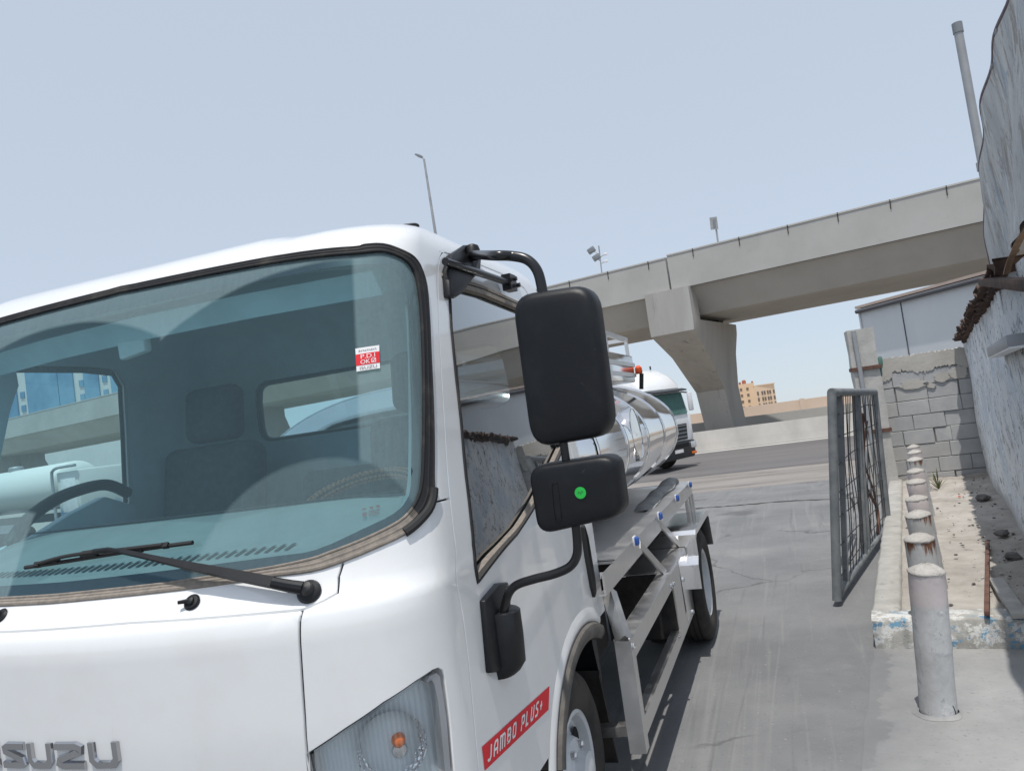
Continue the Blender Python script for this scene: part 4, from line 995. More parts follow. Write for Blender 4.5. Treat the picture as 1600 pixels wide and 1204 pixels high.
# ================================================================== GROUND
t = NT('dusty_yard_concrete'); v = t.coord('Object')
c = t.mix(t.ramp(t.noise(v, 1.1, 9, .68), [(.3, 0.0), (.72, 1.0)]), (.145, .148, .152), (.215, .216, .216))
c = t.mix(t.ramp(t.noise(v, .35, 6, .7), [(.50, 0.0), (.66, .8)]), c, (.125, .128, .133)); c = t.mix(t.ramp(t.noise(v, .8, 7, .7), [(.58, 0.0), (.78, .8)]), c, (.28, .275, .265))
c = t.mix(t.ramp(t.noise(t.coord('Object', (9, .25, 1)), 1.2, 5, .6, 1.2), [(.56, 0.0), (.70, .5)]), c, (.24, .238, .232))     # dusty wheel tracks
c = t.mix(t.ramp(t.noise(t.coord('Object', (7, .3, 1)), 1.0, 5, .6, 1.5), [(.60, 0.0), (.70, .6)]), c, (.115, .117, .12))
c = t.mix(t.ramp(t.noise(v, 55, 3, .6), [(.60, 0.0), (.74, .6)]), c, (.09, .09, .092)); c = t.mix(t.ramp(t.noise(v, 38, 3, .6), [(.64, 0.0), (.76, .7)]), c, (.33, .32, .31))
vo = t.n('TexVoronoi'); vo.inputs['Scale'].default_value = .55; vo.inputs['Randomness'].default_value = 1.0; t.l(v, vo.inputs[0])
oil = t.ramp(t.math('ADD', vo.outputs['Distance'], t.math('MULTIPLY', t.math('SUBTRACT', t.noise(v, 5, 6, .7), .5), .35)), [(.10, .75), (.20, 0.0)]); c = t.mix(oil, c, (.085, .085, .087))
ck = t.n('TexVoronoi', feature='DISTANCE_TO_EDGE'); ck.inputs['Scale'].default_value = .42; wv_ = t.n('VectorMath', operation='ADD'); nz_ = t.n('TexNoise'); nz_.inputs['Scale'].default_value = 2.5; nz_.inputs['Detail'].default_value = 6; t.l(v, nz_.inputs[0]); sc_ = t.n('VectorMath', operation='SCALE'); sc_.inputs['Scale'].default_value = .35; t.l(nz_.outputs['Color'], sc_.inputs[0]); t.l(v, wv_.inputs[0]); t.l(sc_.outputs[0], wv_.inputs[1]); t.l(wv_.outputs[0], ck.inputs[0])
crk = t.math('MULTIPLY', t.ramp(ck.outputs['Distance'], [(.0025, .8), (.006, 0.0)]), t.ramp(t.noise(v, .5, 3), [(.5, 0.0), (.56, 1.0)])); c = t.mix(crk, c, (.07, .07, .07))
t.bsdf(c, .86, 0, t.noise(v, 60, 6, .7), .4, .004); M['asphalt_yard'] = t.m
t = NT('pale_concrete'); v = t.coord('Object'); sp = t.n('SeparateXYZ'); t.l(v, sp.inputs[0])
yc = t.mix(t.ramp(t.noise(v, 1.1, 8, .65), [(.3, 0.0), (.72, 1.0)]), (.15, .153, .157), (.215, .216, .216))
pc_ = t.mix(t.ramp(t.noise(v, 1.6, 8, .7), [(.3, 0.0), (.7, 1.0)]), (.25, .25, .248), (.36, .357, .35)); pc_ = t.mix(t.ramp(t.noise(v, 2.6, 8, .75), [(.58, 0.0), (.72, .7)]), pc_, (.20, .20, .198))
pc_ = t.mix(t.ramp(t.noise(v, 45, 3, .6), [(.60, 0.0), (.72, .5)]), pc_, (.14, .14, .138))
fx = t.ramp(t.math('ADD', t.math('ADD', t.math('MULTIPLY', sp.outputs[0], .9), t.math('MULTIPLY', sp.outputs[1], -.11)), t.math('MULTIPLY', t.noise(v, 2.2, 7, .7), .5)), [(-.05, 0.0), (.02, .25), (.42, 1.0)])
t.bsdf(t.mix(fx, yc, pc_), .9, 0, t.noise(v, 50, 6, .7), .4, .004); M['pad'] = t.m
M['road'] = mottled('road_asphalt', (.115, .112, .115), (.165, .155, .15), .4, .85, .3, .01, 20, stretch=(.15, 1.2, 1), extra=[((.21, .19, .175), .3, .55, .72)])
M['gravel'] = mottled('pinkish_gravel', (.20, .183, .17), (.30, .278, .26), .9, .95, .9, .06, 7, stretch=(.3, 1.2, 1), extra=[((.12, .11, .105), 1.6, .58, .66), ((.35, .33, .31), 2.1, .62, .70)])
M['sand'] = mottled('grey_sand', (.30, .272, .24), (.45, .42, .38), 2.6, .95, .6, .012, 45, extra=[((.20, .18, .16), 6, .60, .70)])
M['desert'] = mottled('sandy_ground', (.36, .31, .26), (.46, .41, .35), .05, .95)
def gz(y): return 0.0 if y < 12 else (-.75 * (y - 12) / 12 if y < 24 else -.75)
def strip(name, y0, y1, x0, x1, m, dz=0.0, ny=8, nx=2):
    mb = MB()
    ys = sorted(set([y0, y1] + [y for y in (12, 24) if y0 < y < y1] + list(np.linspace(y0, y1, ny))))
    for a, b in zip(ys, ys[1:]):
        mb.add([(x0, a, gz(a) + dz), (x1, a, gz(a) + dz), (x1, b, gz(b) + dz), (x0, b, gz(b) + dz)], [(0, 1, 2, 3)])
    o = mb.build(name, m, None, smooth=0); o['kind'] = 'structure'; return o
strip('yard_pavement', -40, 16.6, -160, 160, 'asphalt_yard')
strip('gravel_verge', 16.5, 25.2, -160, 160, 'gravel', -.003)
strip('road', 25.0, 36.5, -200, 200, 'road', .004)
mb = MB(); gys = [(-3000, -.8), (36, -.8), (62, -.8), (70, -1.5), (130, -5.5), (260, -12), (420, -19), (700, -30)]
for (ya, za), (yb_, zb_) in zip(gys, gys[1:]): mb.add([(-3000, ya, za), (3000, ya, za), (3000, yb_, zb_), (-3000, yb_, zb_)], [(0, 1, 2, 3)])
mb.build('ground', 'desert', None, smooth=0)['kind'] = 'structure'
s0, s1 = at_z(1345, 1204), at_z(1366, 1008)
mb = MB(); pts = [(s0.x - .16, -4), (2.6, -4), (2.6, 5.3), (s1.x + .02, 5.3)]
L_ = [(s0.x + (s1.x - s0.x) * (y - s0.y) / (s1.y - s0.y) + .006 * math.sin(y * 9) + .004 * math.sin(y * 23), y) for y in np.linspace(5.3, -4, 60)]
mb.add([(x, y, .004) for x, y in [(2.6, -4), (2.6, 5.3)] + L_], [tuple(range(62))]); mb.build('concrete_pavement', 'pad', None, smooth=0)['kind'] = 'structure'
# the joint across the yard's mouth, broken concrete edge
def crack(name, pts, wd, jig, label):
    P = spline([Vector(p) for p in pts], 10); mb = MB(); L = []; Rr = []
    for i, p in enumerate(P):
        w_ = wd * (.4 + 1.1 * random.random()); o_ = jig * (random.random() - .5)
        L.append(p + Vector((0, o_ + w_, 0))); Rr.append(p + Vector((0, o_ - w_, 0)))
    for i in range(len(P) - 1): mb.add([L[i], Rr[i], Rr[i + 1], L[i + 1]], [(0, 1, 2, 3)])
    o = mb.build(name, 'crack_dark', None, smooth=0); o['kind'] = 'structure'; return o
M['crack_dark'] = plain('dark_joint', (.045, .042, .04), .95)
crack('pavement_joint', [tuple(at_z(x, y, .004)) for x, y in [(1030, 799), (1090, 793), (1150, 789), (1220, 783), (1300, 779), (1390, 772)]], .035, .06, '')
s_l = [tuple(Vector((x, y, .006))) for x, y in L_[::6]]

# ================================================================== OVERPASS
M['conc'] = mottled('bridge_concrete', (.395, .39, .37), (.46, .455, .435), .35, .9, .15, .02, 8, extra=[((.36, .355, .34), .8, .60, .75)])
M['conc_lt'] = mottled('pale_bridge_concrete', (.47, .46, .435), (.53, .52, .495), .5, .9, .15, .02, 8)
M['conc_stain'] = mottled('pier_concrete', (.36, .35, .33), (.44, .43, .41), .4, .9, .15, .02, 8, stretch=(1.6, 1.6, .25), extra=[((.25, .24, .225), 1.2, .58, .72)])
FD = Vector((-.9766, .2152, 0)); TD = Vector((.2152, .9766, 0)); BP0 = at_y(1040, 400, 39.0); ZT = BP0.z
def bp(s, t, z): return Vector((BP0.x, BP0.y, 0)) + FD * s + TD * t + Vector((0, 0, z))
def on_bridge(x, y, t=0.0): return at_plane(x, y, bp(0, t, 0), TD)
def sof(y_, t): return on_bridge(1300, y_, t).z
over = empty('overpass', tuple(bp(0, 5, -.75)), 'long grey concrete road overpass on a slanted hammerhead pier, crossing behind the truck', 'overpass')
ZF = on_bridge(1040, 456).z; ZS = ZF - 1.30; DW = 11.0
secp = [(0, ZT), (.30, ZT), (.34, ZT - .95), (DW - .34, ZT - .95), (DW - .3, ZT), (DW, ZT), (DW, ZF), (DW - .5, ZF - .02), (DW - 1.7, ZS), (1.6, ZS), (.35, ZF - .02), (0, ZF)]
def span(s0, s1, dz=0.0):
    MB().prism([bp(s0, t, z + dz) for t, z in secp], FD * (s1 - s0)).build('deck_span', 'conc', over, smooth=0)
    MB().prism([bp(s0, t, z + dz) for t, z in [(-.03, ZT - .02), (-.03, ZT + .05), (.33, ZT + .05), (.33, ZT - .02)]], FD * (s1 - s0)).build('parapet_cap', 'conc_lt', over, smooth=0)
span(.05, 120, -.10); span(-70, -.05)
s_list = [on_bridge(x, y) for x, y in ((1083, 395), (1155, 375), (1231, 357), (1309, 337), (1391, 317), (1479, 295), (1013, 412), (950, 428), (890, 443))]
for p in s_list:
    s_ = (p - bp(0, 0, p.z)).dot(FD); zt_ = ZT + .055 - (.10 if s_ > 0 else 0)
    MB().prism([bp(s_ - .02, -.035, zt_), bp(s_ + .02, -.035, zt_), bp(s_ + .03, -.035, zt_ - .42), bp(s_ - .01, -.035, zt_ - .42)], TD * .02).build('parapet_joint', 'crack_dark', over, smooth=0)
for y0 in (ZF + .03,): MB().prism([bp(-70, -.004, y0), bp(-70, -.004, y0 - .03), bp(-70, .05, y0 - .03), bp(-70, .05, y0)], FD * 69.9).build('drip_groove', 'crack_dark', over, smooth=0)
pr = []
for z, ta, tb, h in ((-.9, 5.3, 7.9, .78), (2.05, 4.4, 7.2, .80), (2.06, 4.38, 7.2, .79), (4.0, 1.85, 7.2, .95), (ZS - .60 - .25, -.30, 7.4, 1.12), (ZS - .45, -.30, 7.4, 1.15), (ZS - .32, -.30, 7.4, 1.15)):
    pr.append([bp(.15 + h, ta, z), bp(.15 - h, ta, z), bp(.15 - h, tb, z), bp(.15 + h, tb, z)])
pier = MB().loft(pr).build('pier', 'conc_stain', over, smooth=12)
MB().prism([bp(1.30, -.30, ZS - .32), bp(1.30, -.30, ZF + .02), bp(-1.0, -.30, ZF + .02), bp(-1.0, -.30, ZS - .32)], TD * 1.15).build('pier_cap', 'conc_stain', pier, smooth=0)
for t in (2.6, 6.4): MB().box(bp(.15, t, ZS - .17), (1.2, .9, .34), (FD, TD, Vector((0, 0, 1)))).build('bearing', 'dark_chassis', pier)
for s_ in (38, 76, -34):
    MB().loft([[bp(s_ + h, ta, z), bp(s_ - h, ta, z), bp(s_ - h, tb, z), bp(s_ + h, tb, z)] for z, ta, tb, h in ((-.9, 5.3, 9.3, .78), (2.05, 4.4, 8.6, .80), (4.0, 1.85, 8.0, .95), (ZS - .85, -.30, 7.4, 1.12), (ZS, -.30, 7.4, 1.15))]).build('pier', 'conc_stain', over, smooth=12)
M['galv'] = mottled('galvanised_steel', (.30, .31, .32), (.40, .41, .42), 3, .5, .1, .001, 40, metal=.3)
M['grey_paint'] = plain('grey_painted_steel', (.22, .24, .26), .5)
# floodlight mast and sign on the overpass
b = on_bridge(939, 424, .6); t = on_bridge(935.5, 384, .6); fm = empty('floodlight_mast', (b.x, b.y, ZT - .95), 'thin mast with two floodlights and camera arms, standing on the overpass left of the pier', 'lamp post')
MB().cyl((b.x, b.y, ZT - .95), (t.x, t.y, t.z), .035, 8).build('mast', 'galv', fm)
for px_, hd in (((924, 391), .30), ((932, 402), .26)):
    p = on_bridge(*px_, .6); MB().box(p, (.42, .2, .30), (Vector((.9, 0, .42)), Vector((0, 1, 0)), Vector((-.42, 0, .9)))).build('floodlight', 'grey_paint', fm, bevel=.03)
    q = on_bridge(938, px_[1] + 6, .6); MB().cyl(p, q, .025, 6).build('arm', 'galv', fm)
for px_ in ((946, 397), (947, 408)):
    p = on_bridge(*px_, .6); MB().box(p, (.18, .12, .12)).build('camera_head', 'white_vinyl', fm, bevel=.02); MB().cyl(p, on_bridge(939, px_[1] + 4, .6), .02, 6).build('arm', 'galv', fm)
b = on_bridge(1122, 384, .5); t = on_bridge(1115, 340, .5); sn = empty('road_sign', (b.x, b.y, ZT - .95), 'small rectangular sign seen from behind on a short leaning post above the overpass parapet', 'sign')
MB().cyl((b.x, b.y, ZT - .95), tuple(on_bridge(1118, 350, .5)), .045, 8).build('post', 'galv', sn)
q = [on_bridge(*p, .42) for p in [(1110.5, 359), (1122, 357.5), (1119.5, 338.5), (1108.5, 340)]]
MB().prism(q, TD * .05).build('sign_panel', 'galv', sn)
q = [on_bridge(*p, .40) for p in [(1114.5, 355), (1118, 354.5), (1117, 342.5), (1113.5, 343)]]; MB().prism(q, TD * .018).build('sign_bracket', 'grey_paint', sn)
# street lamp behind the cab
lb, ltop = at_y(682, 385, 30), at_y(662.5, 249, 30); bz = Vector((lb.x + .25, 30, gz(30)))
lam = empty('street_lamp', tuple(bz), 'tall thin street lamp with a single lamp head, rising above the cab roof', 'street lamp')
MB().tube([bz, bz.lerp(ltop, .5), ltop], [.11, .08, .045], 10).build('pole', 'galv', lam)
hd = at_y(655, 243.5, 30); MB().tube([ltop, ltop + Vector((-.06, 0, .10)), at_y(659, 245.5, 30)], .035, 8).build('arm', 'galv', lam)
d_ = unit(hd - at_y(660, 245, 30)); MB().loft([[hd + d_ * a + Vector((0, y * w_, z * h_)) for y, z in ((-1, -1), (1, -1), (1, .5), (.5, 1), (-.5, 1), (-1, .5))] for a, w_, h_ in ((-.18, .06, .03), (-.10, .13, .06), (.10, .13, .06), (.2, .06, .03))]).build('lamp_head', 'grey_paint', lam)

# ================================================================== BARRIER, BOUNDARY WALL, FAR BUILDINGS
M['barrier'] = mottled('pale_barrier_concrete', (.37, .36, .335), (.46, .44, .41), .8, .9, .2, .01, 20, stretch=(1, 1, .4))
brm = MB().prism([(-200, 36.0, -.78), (-200, 36.0, -.70), (-200, 36.12, -.33), (-200, 36.32, .19), (-200, 36.50, .19), (-200, 36.7, -.33), (-200, 36.8, -.78)], (400, 0, 0)).build('concrete_barrier', 'barrier', None, smooth=0)
tag(brm, 'long low pale concrete barrier along the far side of the road', 'barrier')
MB().prism([(-200, 35.5, -.744), (-200, 35.5, -.735), (-200, 35.98, -.735), (-200, 35.98, -.744)], (400, 0, 0)).build('road_edge', 'conc_lt', None, smooth=0)['kind'] = 'structure'
g2 = MB().prism([(-250, 52.0, -.8), (-250, 52.1, .14), (-250, 52.3, .14), (-250, 52.4, -.8)], (500, 0, 0)).build('median_barrier', 'grey_barrier' if 0 else 'conc', None, smooth=0); tag(g2, 'thin grey barrier beyond the pale one, in front of the pink wall', 'barrier')
M['pinkwall'] = mottled('pink_beige_wall', (.60, .49, .40), (.66, .54, .45), .4, .9)
pw = empty('boundary_wall', (0, 60, -.8), 'low pink beige boundary wall with shallow piers, far behind the road', 'wall')
MB().box((0, 60.1, -.1), (600, .2, 1.5)).build('wall_face', 'pinkwall', pw)
for i in range(-30, 31): MB().box((i * 4.4 + 1.4, 59.97, -.06), (.35, .1, 1.56)).build('wall_pier', 'pinkwall', pw)
M['ochre'] = mottled('orange_beige_render', (.62, .45, .30), (.68, .50, .34), .1, .9)
M['ochre2'] = mottled('pale_orange_render', (.66, .50, .36), (.70, .55, .40), .1, .9)
M['far_window'] = plain('dark_far_window', (.16, .12, .10), .3)
M['rust_tank'] = plain('red_brown_roof_tank', (.36, .13, .07), .7)
# orange apartment building
YB = 330.0; c0, c1, c2 = at_y(1128, 636, YB), at_y(1183, 632, YB), at_y(1214, 632, YB - 6); zb = -17.0
zt1 = at_y(1160, 600, YB).z; zt2 = at_y(1195, 601, YB).z
ob = empty('apartment_building', (c1.x, YB, zb), 'orange beige apartment building with red roof tanks, far off beside the pier', 'building')
A_, B_, C_ = Vector((c0.x, YB - 3, zb)), Vector((c1.x, YB, zb)), Vector((c2.x, YB + 9, zb))
nA = unit(Vector((-(B_ - A_).y, (B_ - A_).x, 0)))
def wallbox(a, b, dep, z1, name, m):
    a = Vector(a); b = Vector(b); n_ = unit(Vector((-(b - a).y, (b - a).x, 0))); return MB().prism([a, b, b + n_ * dep, a + n_ * dep], (0, 0, z1 - zb)).build(name, m, ob, smooth=0)
wallbox(A_, B_, 14, zt1, 'wall', 'ochre'); B2 = B_ + Vector((.02, 0, 0)); wallbox(B2, C_, 12, zt2, 'wall', 'ochre2')
def far_win(a, b, fr, z, w_, h_): 
    p = a.lerp(b, fr); d = unit(b - a); n_ = Vector((d.y, -d.x, 0)); MB().box(Vector((p.x, p.y, z)) + n_ * .05, (w_, .2, h_), (d, n_, Vector((0, 0, 1)))).build('window', 'far_window', ob)
for z in (-4.1, -1.6, .9, 3.4):
    if z < zt1 - 1:
        for fr_ in (.30, .52, .62, .80): far_win(A_, B_, fr_, z, .9, 1.0)
    if z < zt2 - 1:
        for fr_ in (.12, .34, .46, .62, .74, .93): far_win(B2, C_, fr_, z, .9, 1.5)
for fr_, s_ in ((.38, 1.5), (.48, 1.1), (.60, .9), (.72, 1.5), (.95, .7)):
    p = A_.lerp(B_, fr_) + Vector((0, 4, 0)); MB().lathe((p.x, p.y, zt1), (0, 0, 1), [(s_ * .55, 0), (s_ * .55, s_ * .9), (s_ * .3, s_ * 1.1), (.01, s_ * 1.15)], 10).build('roof_tank', 'rust_tank', ob)
MB().prism([B2 + Vector((-.4, -.4, zt2 - zb)), C_ + Vector((.4, -.4, zt2 - zb)), C_ + Vector((.4, 3, zt2 - zb)), B2 + Vector((-.4, 3, zt2 - zb))], (0, 0, .4)).build('cornice', 'ochre2', ob, smooth=0)
# blue glass office block, far left, seen through the cab
M['pale_clad'] = mottled('pale_cladding', (.52, .54, .55), (.60, .61, .61), .1, .6)
t = NT('blue_curtain_glass'); v = t.coord('Object'); br_ = t.n('TexBrick'); t.l(v, br_.inputs[0]) if False else None
t.bsdf(t.mix(t.ramp(t.noise(v, .08, 3), [(.4, 0.0), (.6, 1.0)]), (.08, .20, .34), (.16, .32, .46)), .12); M['blue_glass'] = t.m
YG = 150.0; gb0 = at_y(60, 640, YG); ofc = empty('office_building', (gb0.x, YG, -8), 'pale office block with blue glass strips, seen through the cab windows above the overpass', 'building')
gx0, gx1 = at_y(-90, 600, YG).x, at_y(330, 600, YG).x; gtop = at_y(60, 520, YG).z
MB().box(((gx0 + gx1) / 2, YG + 12, gtop / 2 - 4), (gx1 - gx0, 24, gtop + 8)).build('wall', 'pale_clad', ofc)
for xa, xb in ((5, 26), (42, 92), (93, 116), (133, 156), (-30, -8), (175, 215), (235, 260)):
    p, q = at_y(xa, 600, YG).x, at_y(xb, 600, YG).x
    MB().box(((p + q) / 2, YG - .15, (15 + gtop - 2) / 2), (q - p, .5, gtop - 17)).build('glass_strip', 'blue_glass', ofc)
for px_ in (34, 128, 165, 225):
    x_ = at_y(px_, 600, YG).x
    for k in range(4): MB().box((x_, YG - .1, 17 + k * 3.6), (1.5, .3, 1.7)).build('window', 'blue_glass', ofc)
# parked white tanker trailer on the left
M['trailer_white'] = NT('stained_white_tank'); _t = M['trailer_white']; v = _t.coord('Object'); sp = _t.n('SeparateXYZ'); _t.l(v, sp.inputs[0])
nz = _t.math('ADD', sp.outputs[2], _t.math('MULTIPLY', _t.math('SUBTRACT', _t.noise(_t.coord('Object', (3, 3, .4)), 2, 6, .8), .5), .8))
_t.bsdf(_t.mix(_t.ramp(_t.math('MULTIPLY', nz, .25), [(.30, (.10, .22, .36)), (.42, (.62, .62, .58))]), (.5, .5, .5), (.5, .5, .5)) if False else _t.ramp(_t.math('MULTIPLY', nz, .25), [(.26, (.08, .10, .12)), (.36, (.10, .24, .40)), (.44, (.60, .60, .56)), (.60, (.66, .66, .63))]), .45); M['trailer_white'] = _t.m
tp = at_y(40, 752, 24.0); tr = empty('tanker_trailer', (tp.x, tp.y, -.75), 'parked white tanker trailer with blue streaks low down, seen through the far cab window', 'trailer')
tq = unit(FD); 
def tl_(s, t, z): return Vector((tp.x, tp.y, -.75)) + FD * s + TD * t + Vector((0, 0, z))
cr, ch_ = 1.08, 2.55
MB().loft([[tl_(s, 1.1 + math.cos(a) * cr * k, ch_ + math.sin(a) * cr * .9 * k) for a in [2 * math.pi * i / 40 for i in range(40)]] for s, k in ((-2.15, .05), (-2.12, .6), (-2.0, .93), (-1.9, 1), (7.9, 1), (8.0, .93), (8.1, .6), (8.15, .05))]).build('tank', 'trailer_white', tr, smooth=50)
MB().box(tl_(3, 1.1, 1.25), (10, .9, .3), (FD, TD, Vector((0, 0, 1)))).build('chassis', 'dark_chassis', tr)
for s in (0.5, 1.8, 6.0, 7.3):
    for t_ in (.12, 2.08): MB().lathe(tl_(s, t_, .52), TD, [(.001, -.12), (.3, -.12), (.34, -.14), (.50, -.13), (.52, -.06), (.52, .06), (.50, .13), (.34, .14), (.001, .12)], 28).build('wheel', 'tyre', tr)
MB().box(tl_(-3.15, 1.1, 2.1), (1.6, 2.1, 2.0), (FD, TD, Vector((0, 0, 1)))).build('cabinet', 'trailer_white', tr, bevel=.06)
MB().box(tl_(-3.2, .04, 2.15), (1.1, .03, 1.4), (FD, TD, Vector((0, 0, 1)))).build('cabinet_door', 'white_vinyl', tr, bevel=.02)
MB().tube(spline([tl_(-2.2, -.05, 1.2), tl_(-2.2, -.05, 2.9), tl_(-2.35, -.05, 3.2), tl_(-2.8, -.05, 3.28), tl_(-4.0, -.05, 3.28)], 5), .06, 8).build('grab_rail', 'galv', tr)
MB().box(tl_(3, -.02, 1.0), (5, .05, .35), (FD, TD, Vector((0, 0, 1)))).build('side_skirt', 'grey_paint', tr)
MB().lathe(tl_(3, 1.1, ch_ + cr * .88), (0, 0, 1), [(.3, 0), (.3, .15), (.25, .2), (.01, .22)], 20).build('tank_lid', 'galv', tr)

# ================================================================== WHITE TRACTOR TRUCK ON THE ROAD
hp = at_z(1084, 733, -.75); hdg = math.atan2(-.46, .89)
bt = empty('tractor_truck', (0, 0, 0), 'white heavy truck with high roof and dark grille, driving past behind the steel tank', 'truck')
bt.location = (hp.x - .55, hp.y + .4, -.746); bt.rotation_euler = (0, 0, hdg); ORG[bt.name] = Vector((0, 0, 0))
M['truck_glass'] = plain('green_tinted_glass', (.09, .19, .175), .06); M['dark_grille'] = plain('dark_grille', (.03, .034, .04), .5); M['truck_white'] = plain('truck_white_paint', (.78, .79, .80), .35, coat=.4, vary=.05)
def tsec(x, z, hw, r, x1=-2.1): 
    return [Vector((x1, -hw, z)), Vector((x1, hw, z)), Vector((x - r, hw, z)), Vector((x - r * .3, hw - r * .3, z)), Vector((x, hw - r, z)), Vector((x, -hw + r, z)), Vector((x - r * .3, -hw + r * .3, z)), Vector((x - r, -hw, z))]
MB().loft([tsec(0, 1.0, 1.22, .2), tsec(.02, 1.6, 1.24, .2), tsec(0, 1.95, 1.24, .2), tsec(-.14, 2.75, 1.2, .22), tsec(-.22, 2.95, 1.19, .25)]).build('cab', 'truck_white', bt, smooth=30)
MB().loft([tsec(-.20, 2.96, 1.19, .25), tsec(-.25, 3.12, 1.18, .28), tsec(-.50, 3.45, 1.14, .32), tsec(-.95, 3.72, 1.06, .35), tsec(-1.3, 3.78, 1.0, .3)]).build('high_roof', 'truck_white', bt, smooth=40)
MB().loft([tsec(.05, .38, 1.2, .25, -.6), tsec(.10, .55, 1.24, .25, -.6), tsec(.10, .98, 1.24, .25, -.6)]).build('bumper', 'dark_grille', bt, smooth=30)
MB().add if False else None
def quadx(pts, x_off, name, m, th=.03):
    MB().prism([Vector(p) for p in pts], (th, 0, 0)).build(name, m, bt, smooth=0, bevel=.01)
quadx([(.01, -.98, 1.97), (.01, .98, 1.97), (-.12, .95, 2.78), (-.12, -.95, 2.78)], 0, 'windshield', 'truck_glass')
quadx([(.02, -.72, 1.05), (.02, .72, 1.05), (.02, .78, 1.62), (.02, -.78, 1.62)], 0, 'grille', 'dark_grille', .05)
for z in (1.15, 1.29, 1.43, 1.56): MB().box((.08, 0, z), (.03, 1.38, .035)).build('grille_bar', 'grey_paint', bt)
mb = MB(); cgr = Vector((.10, 0, 1.36)); mb.tube([cgr + Vector((0, math.cos(a) * .13, math.sin(a) * .13)) for a in [2 * math.pi * i / 24 for i in range(24)]], .012, 6, closed=True)
for a in (90, 210, 330): mb.cyl(cgr, cgr + Vector((0, math.cos(R_(a)) * .13, math.sin(R_(a)) * .13)), .012, 6)
mb.build('emblem', 'chrome', bt)
MB().box((.115, 0, .66), (.03, .5, .12)).build('number_plate', 'white_vinyl', bt)
MB().box((.112, 0, .85), (.03, 1.3, .13)).build('bumper_vent', 'gap', bt)
for sy in (-1, 1):
    MB().box((.06, sy * .98, .82), (.14, .36, .26)).build('headlight', 'reflector', bt, bevel=.05); MB().box((.10, sy * .95, .52), (.05, .3, .09)).build('fog_lamp', 'amber', bt, bevel=.02)
    MB().prism([(-.35, sy * 1.215, 2.0), (-.42, sy * 1.2, 2.7), (-1.3, sy * 1.2, 2.7), (-1.3, sy * 1.24, 1.95)], (0, sy * .02, 0)).build('side_window', 'truck_glass', bt, smooth=0)
    MB().box((-.05, sy * 1.40, 2.40), (.12, .22, .70)).build('mirror', 'truck_white', bt, bevel=.04); MB().cyl((-.25, sy * 1.15, 2.8), (-.05, sy * 1.4, 2.72), .03, 6).build('mirror_arm', 'dark_grille', bt)
    MB().box((-.02, sy * 1.08, 1.5), (.10, .20, 1.0)).build('corner_deflector', 'truck_white', bt, bevel=.05)
    for x in (-1.25, -4.6): MB().lathe((x, sy * .95, .5), (0, sy, 0), [(.001, -.14), (.30, -.14), (.34, -.15), (.48, -.14), (.50, -.08), (.50, .10), (.48, .15), (.34, .16), (.30, .10), (.001, .06)], 28).build('wheel', 'tyre', bt)
MB().prism([(-.16, -1.15, 2.88), (.14, -1.0, 2.82), (.14, 1.0, 2.82), (-.16, 1.15, 2.88)], (0, 0, .05)).build('sun_visor', 'dark_grille', bt, smooth=0)
MB().box((-3.6, 0, .95), (4.6, .9, .22)).build('frame', 'dark_chassis', bt)
MB().box((-4.4, 0, 2.1), (3.0, 2.3, 1.5)).build('cargo_body', 'truck_white', bt, bevel=.3, bseg=5, smooth=60)
for sy in (-.4, .4): MB().cyl((-.9, sy, 3.76), (-.9, sy, 3.9), .03, 6).build('roof_horn', 'dark_grille', bt)

# ================================================================== RIGHT SIDE: KERB BED, BOLLARDS, GATE, WALLS, SHED
WD = Vector((.158, .9874, 0)).normalized(); WN = Vector((-.9874, .158, 0)).normalized()
def wpt(y, z, d=0.0): return Vector((1.772 + .16 * (y - 7.733), y, z)) + WN * d
M['kerb'] = mottled('worn_kerb_concrete', (.32, .31, .285), (.44, .425, .395), 5, .9, .5, .008, 40, extra=[((.22, .215, .20), 8, .60, .70)])
t = NT('kerb_with_blue_paint'); v = t.coord('Object'); base = t.mix(t.ramp(t.noise(v, 6, 7, .7), [(.35, 0.0), (.65, 1.0)]), (.30, .29, .265), (.46, .45, .42))
wh = t.mix(t.ramp(t.noise(v, 9, 8, .75), [(.50, 0.0), (.54, 1.0)]), base, (.58, .58, .56)); bl = t.mix(t.ramp(t.noise(t.coord('Object', (1, 1, 1.4)), 7, 8, .75, .4), [(.56, 0.0), (.59, 1.0)]), wh, (.14, .28, .40))
t.bsdf(bl, .9, 0, t.noise(v, 30, 7, .7), .6, .01); M['kerb_blue'] = t.m
def rough_box(a, b, wd, z0, z1, name, m, nseg=26, amp=.008, side_=1):
    """long kerb from a to b, wd to the side, with worn uneven edges"""
    a = Vector((*a, 0)); b = Vector((*b, 0)); d = unit(b - a); n_ = Vector((-d.y, d.x, 0)) * side_; rings = []
    for i in range(nseg + 1):
        p = a.lerp(b, i / nseg); r = lambda: (random.random() - .5) * 2 * amp
        rings.append([p + Vector((0, 0, z0)), p + n_ * r() + Vector((0, 0, z1 - .018 + r())), p + n_ * (.018 + r()) + Vector((0, 0, z1 + r() * .6)), p + n_ * (wd - .018 + r()) + Vector((0, 0, z1 + r() * .6)), p + n_ * (wd + r()) + Vector((0, 0, z1 - .02)), p + n_ * wd + Vector((0, 0, z0))])
    return MB().loft(rings).build(name, m, None, smooth=50)
k = rough_box((.335, 5.36), (1.24, 11.9), .17, -.01, .175, 'kerb', 'kerb', 60, .003, -1); tag(k, 'worn concrete kerb running along the left edge of the sand bed', 'kerb')
k = rough_box((.315, 5.15), (1.42, 5.02), .20, -.01, .185, 'kerb', 'kerb_blue', 30, .005, 1); tag(k, 'concrete kerb with peeling blue and white paint across the near end of the sand bed', 'kerb')
mb = MB(); N1, N2 = 60, 26; G = []
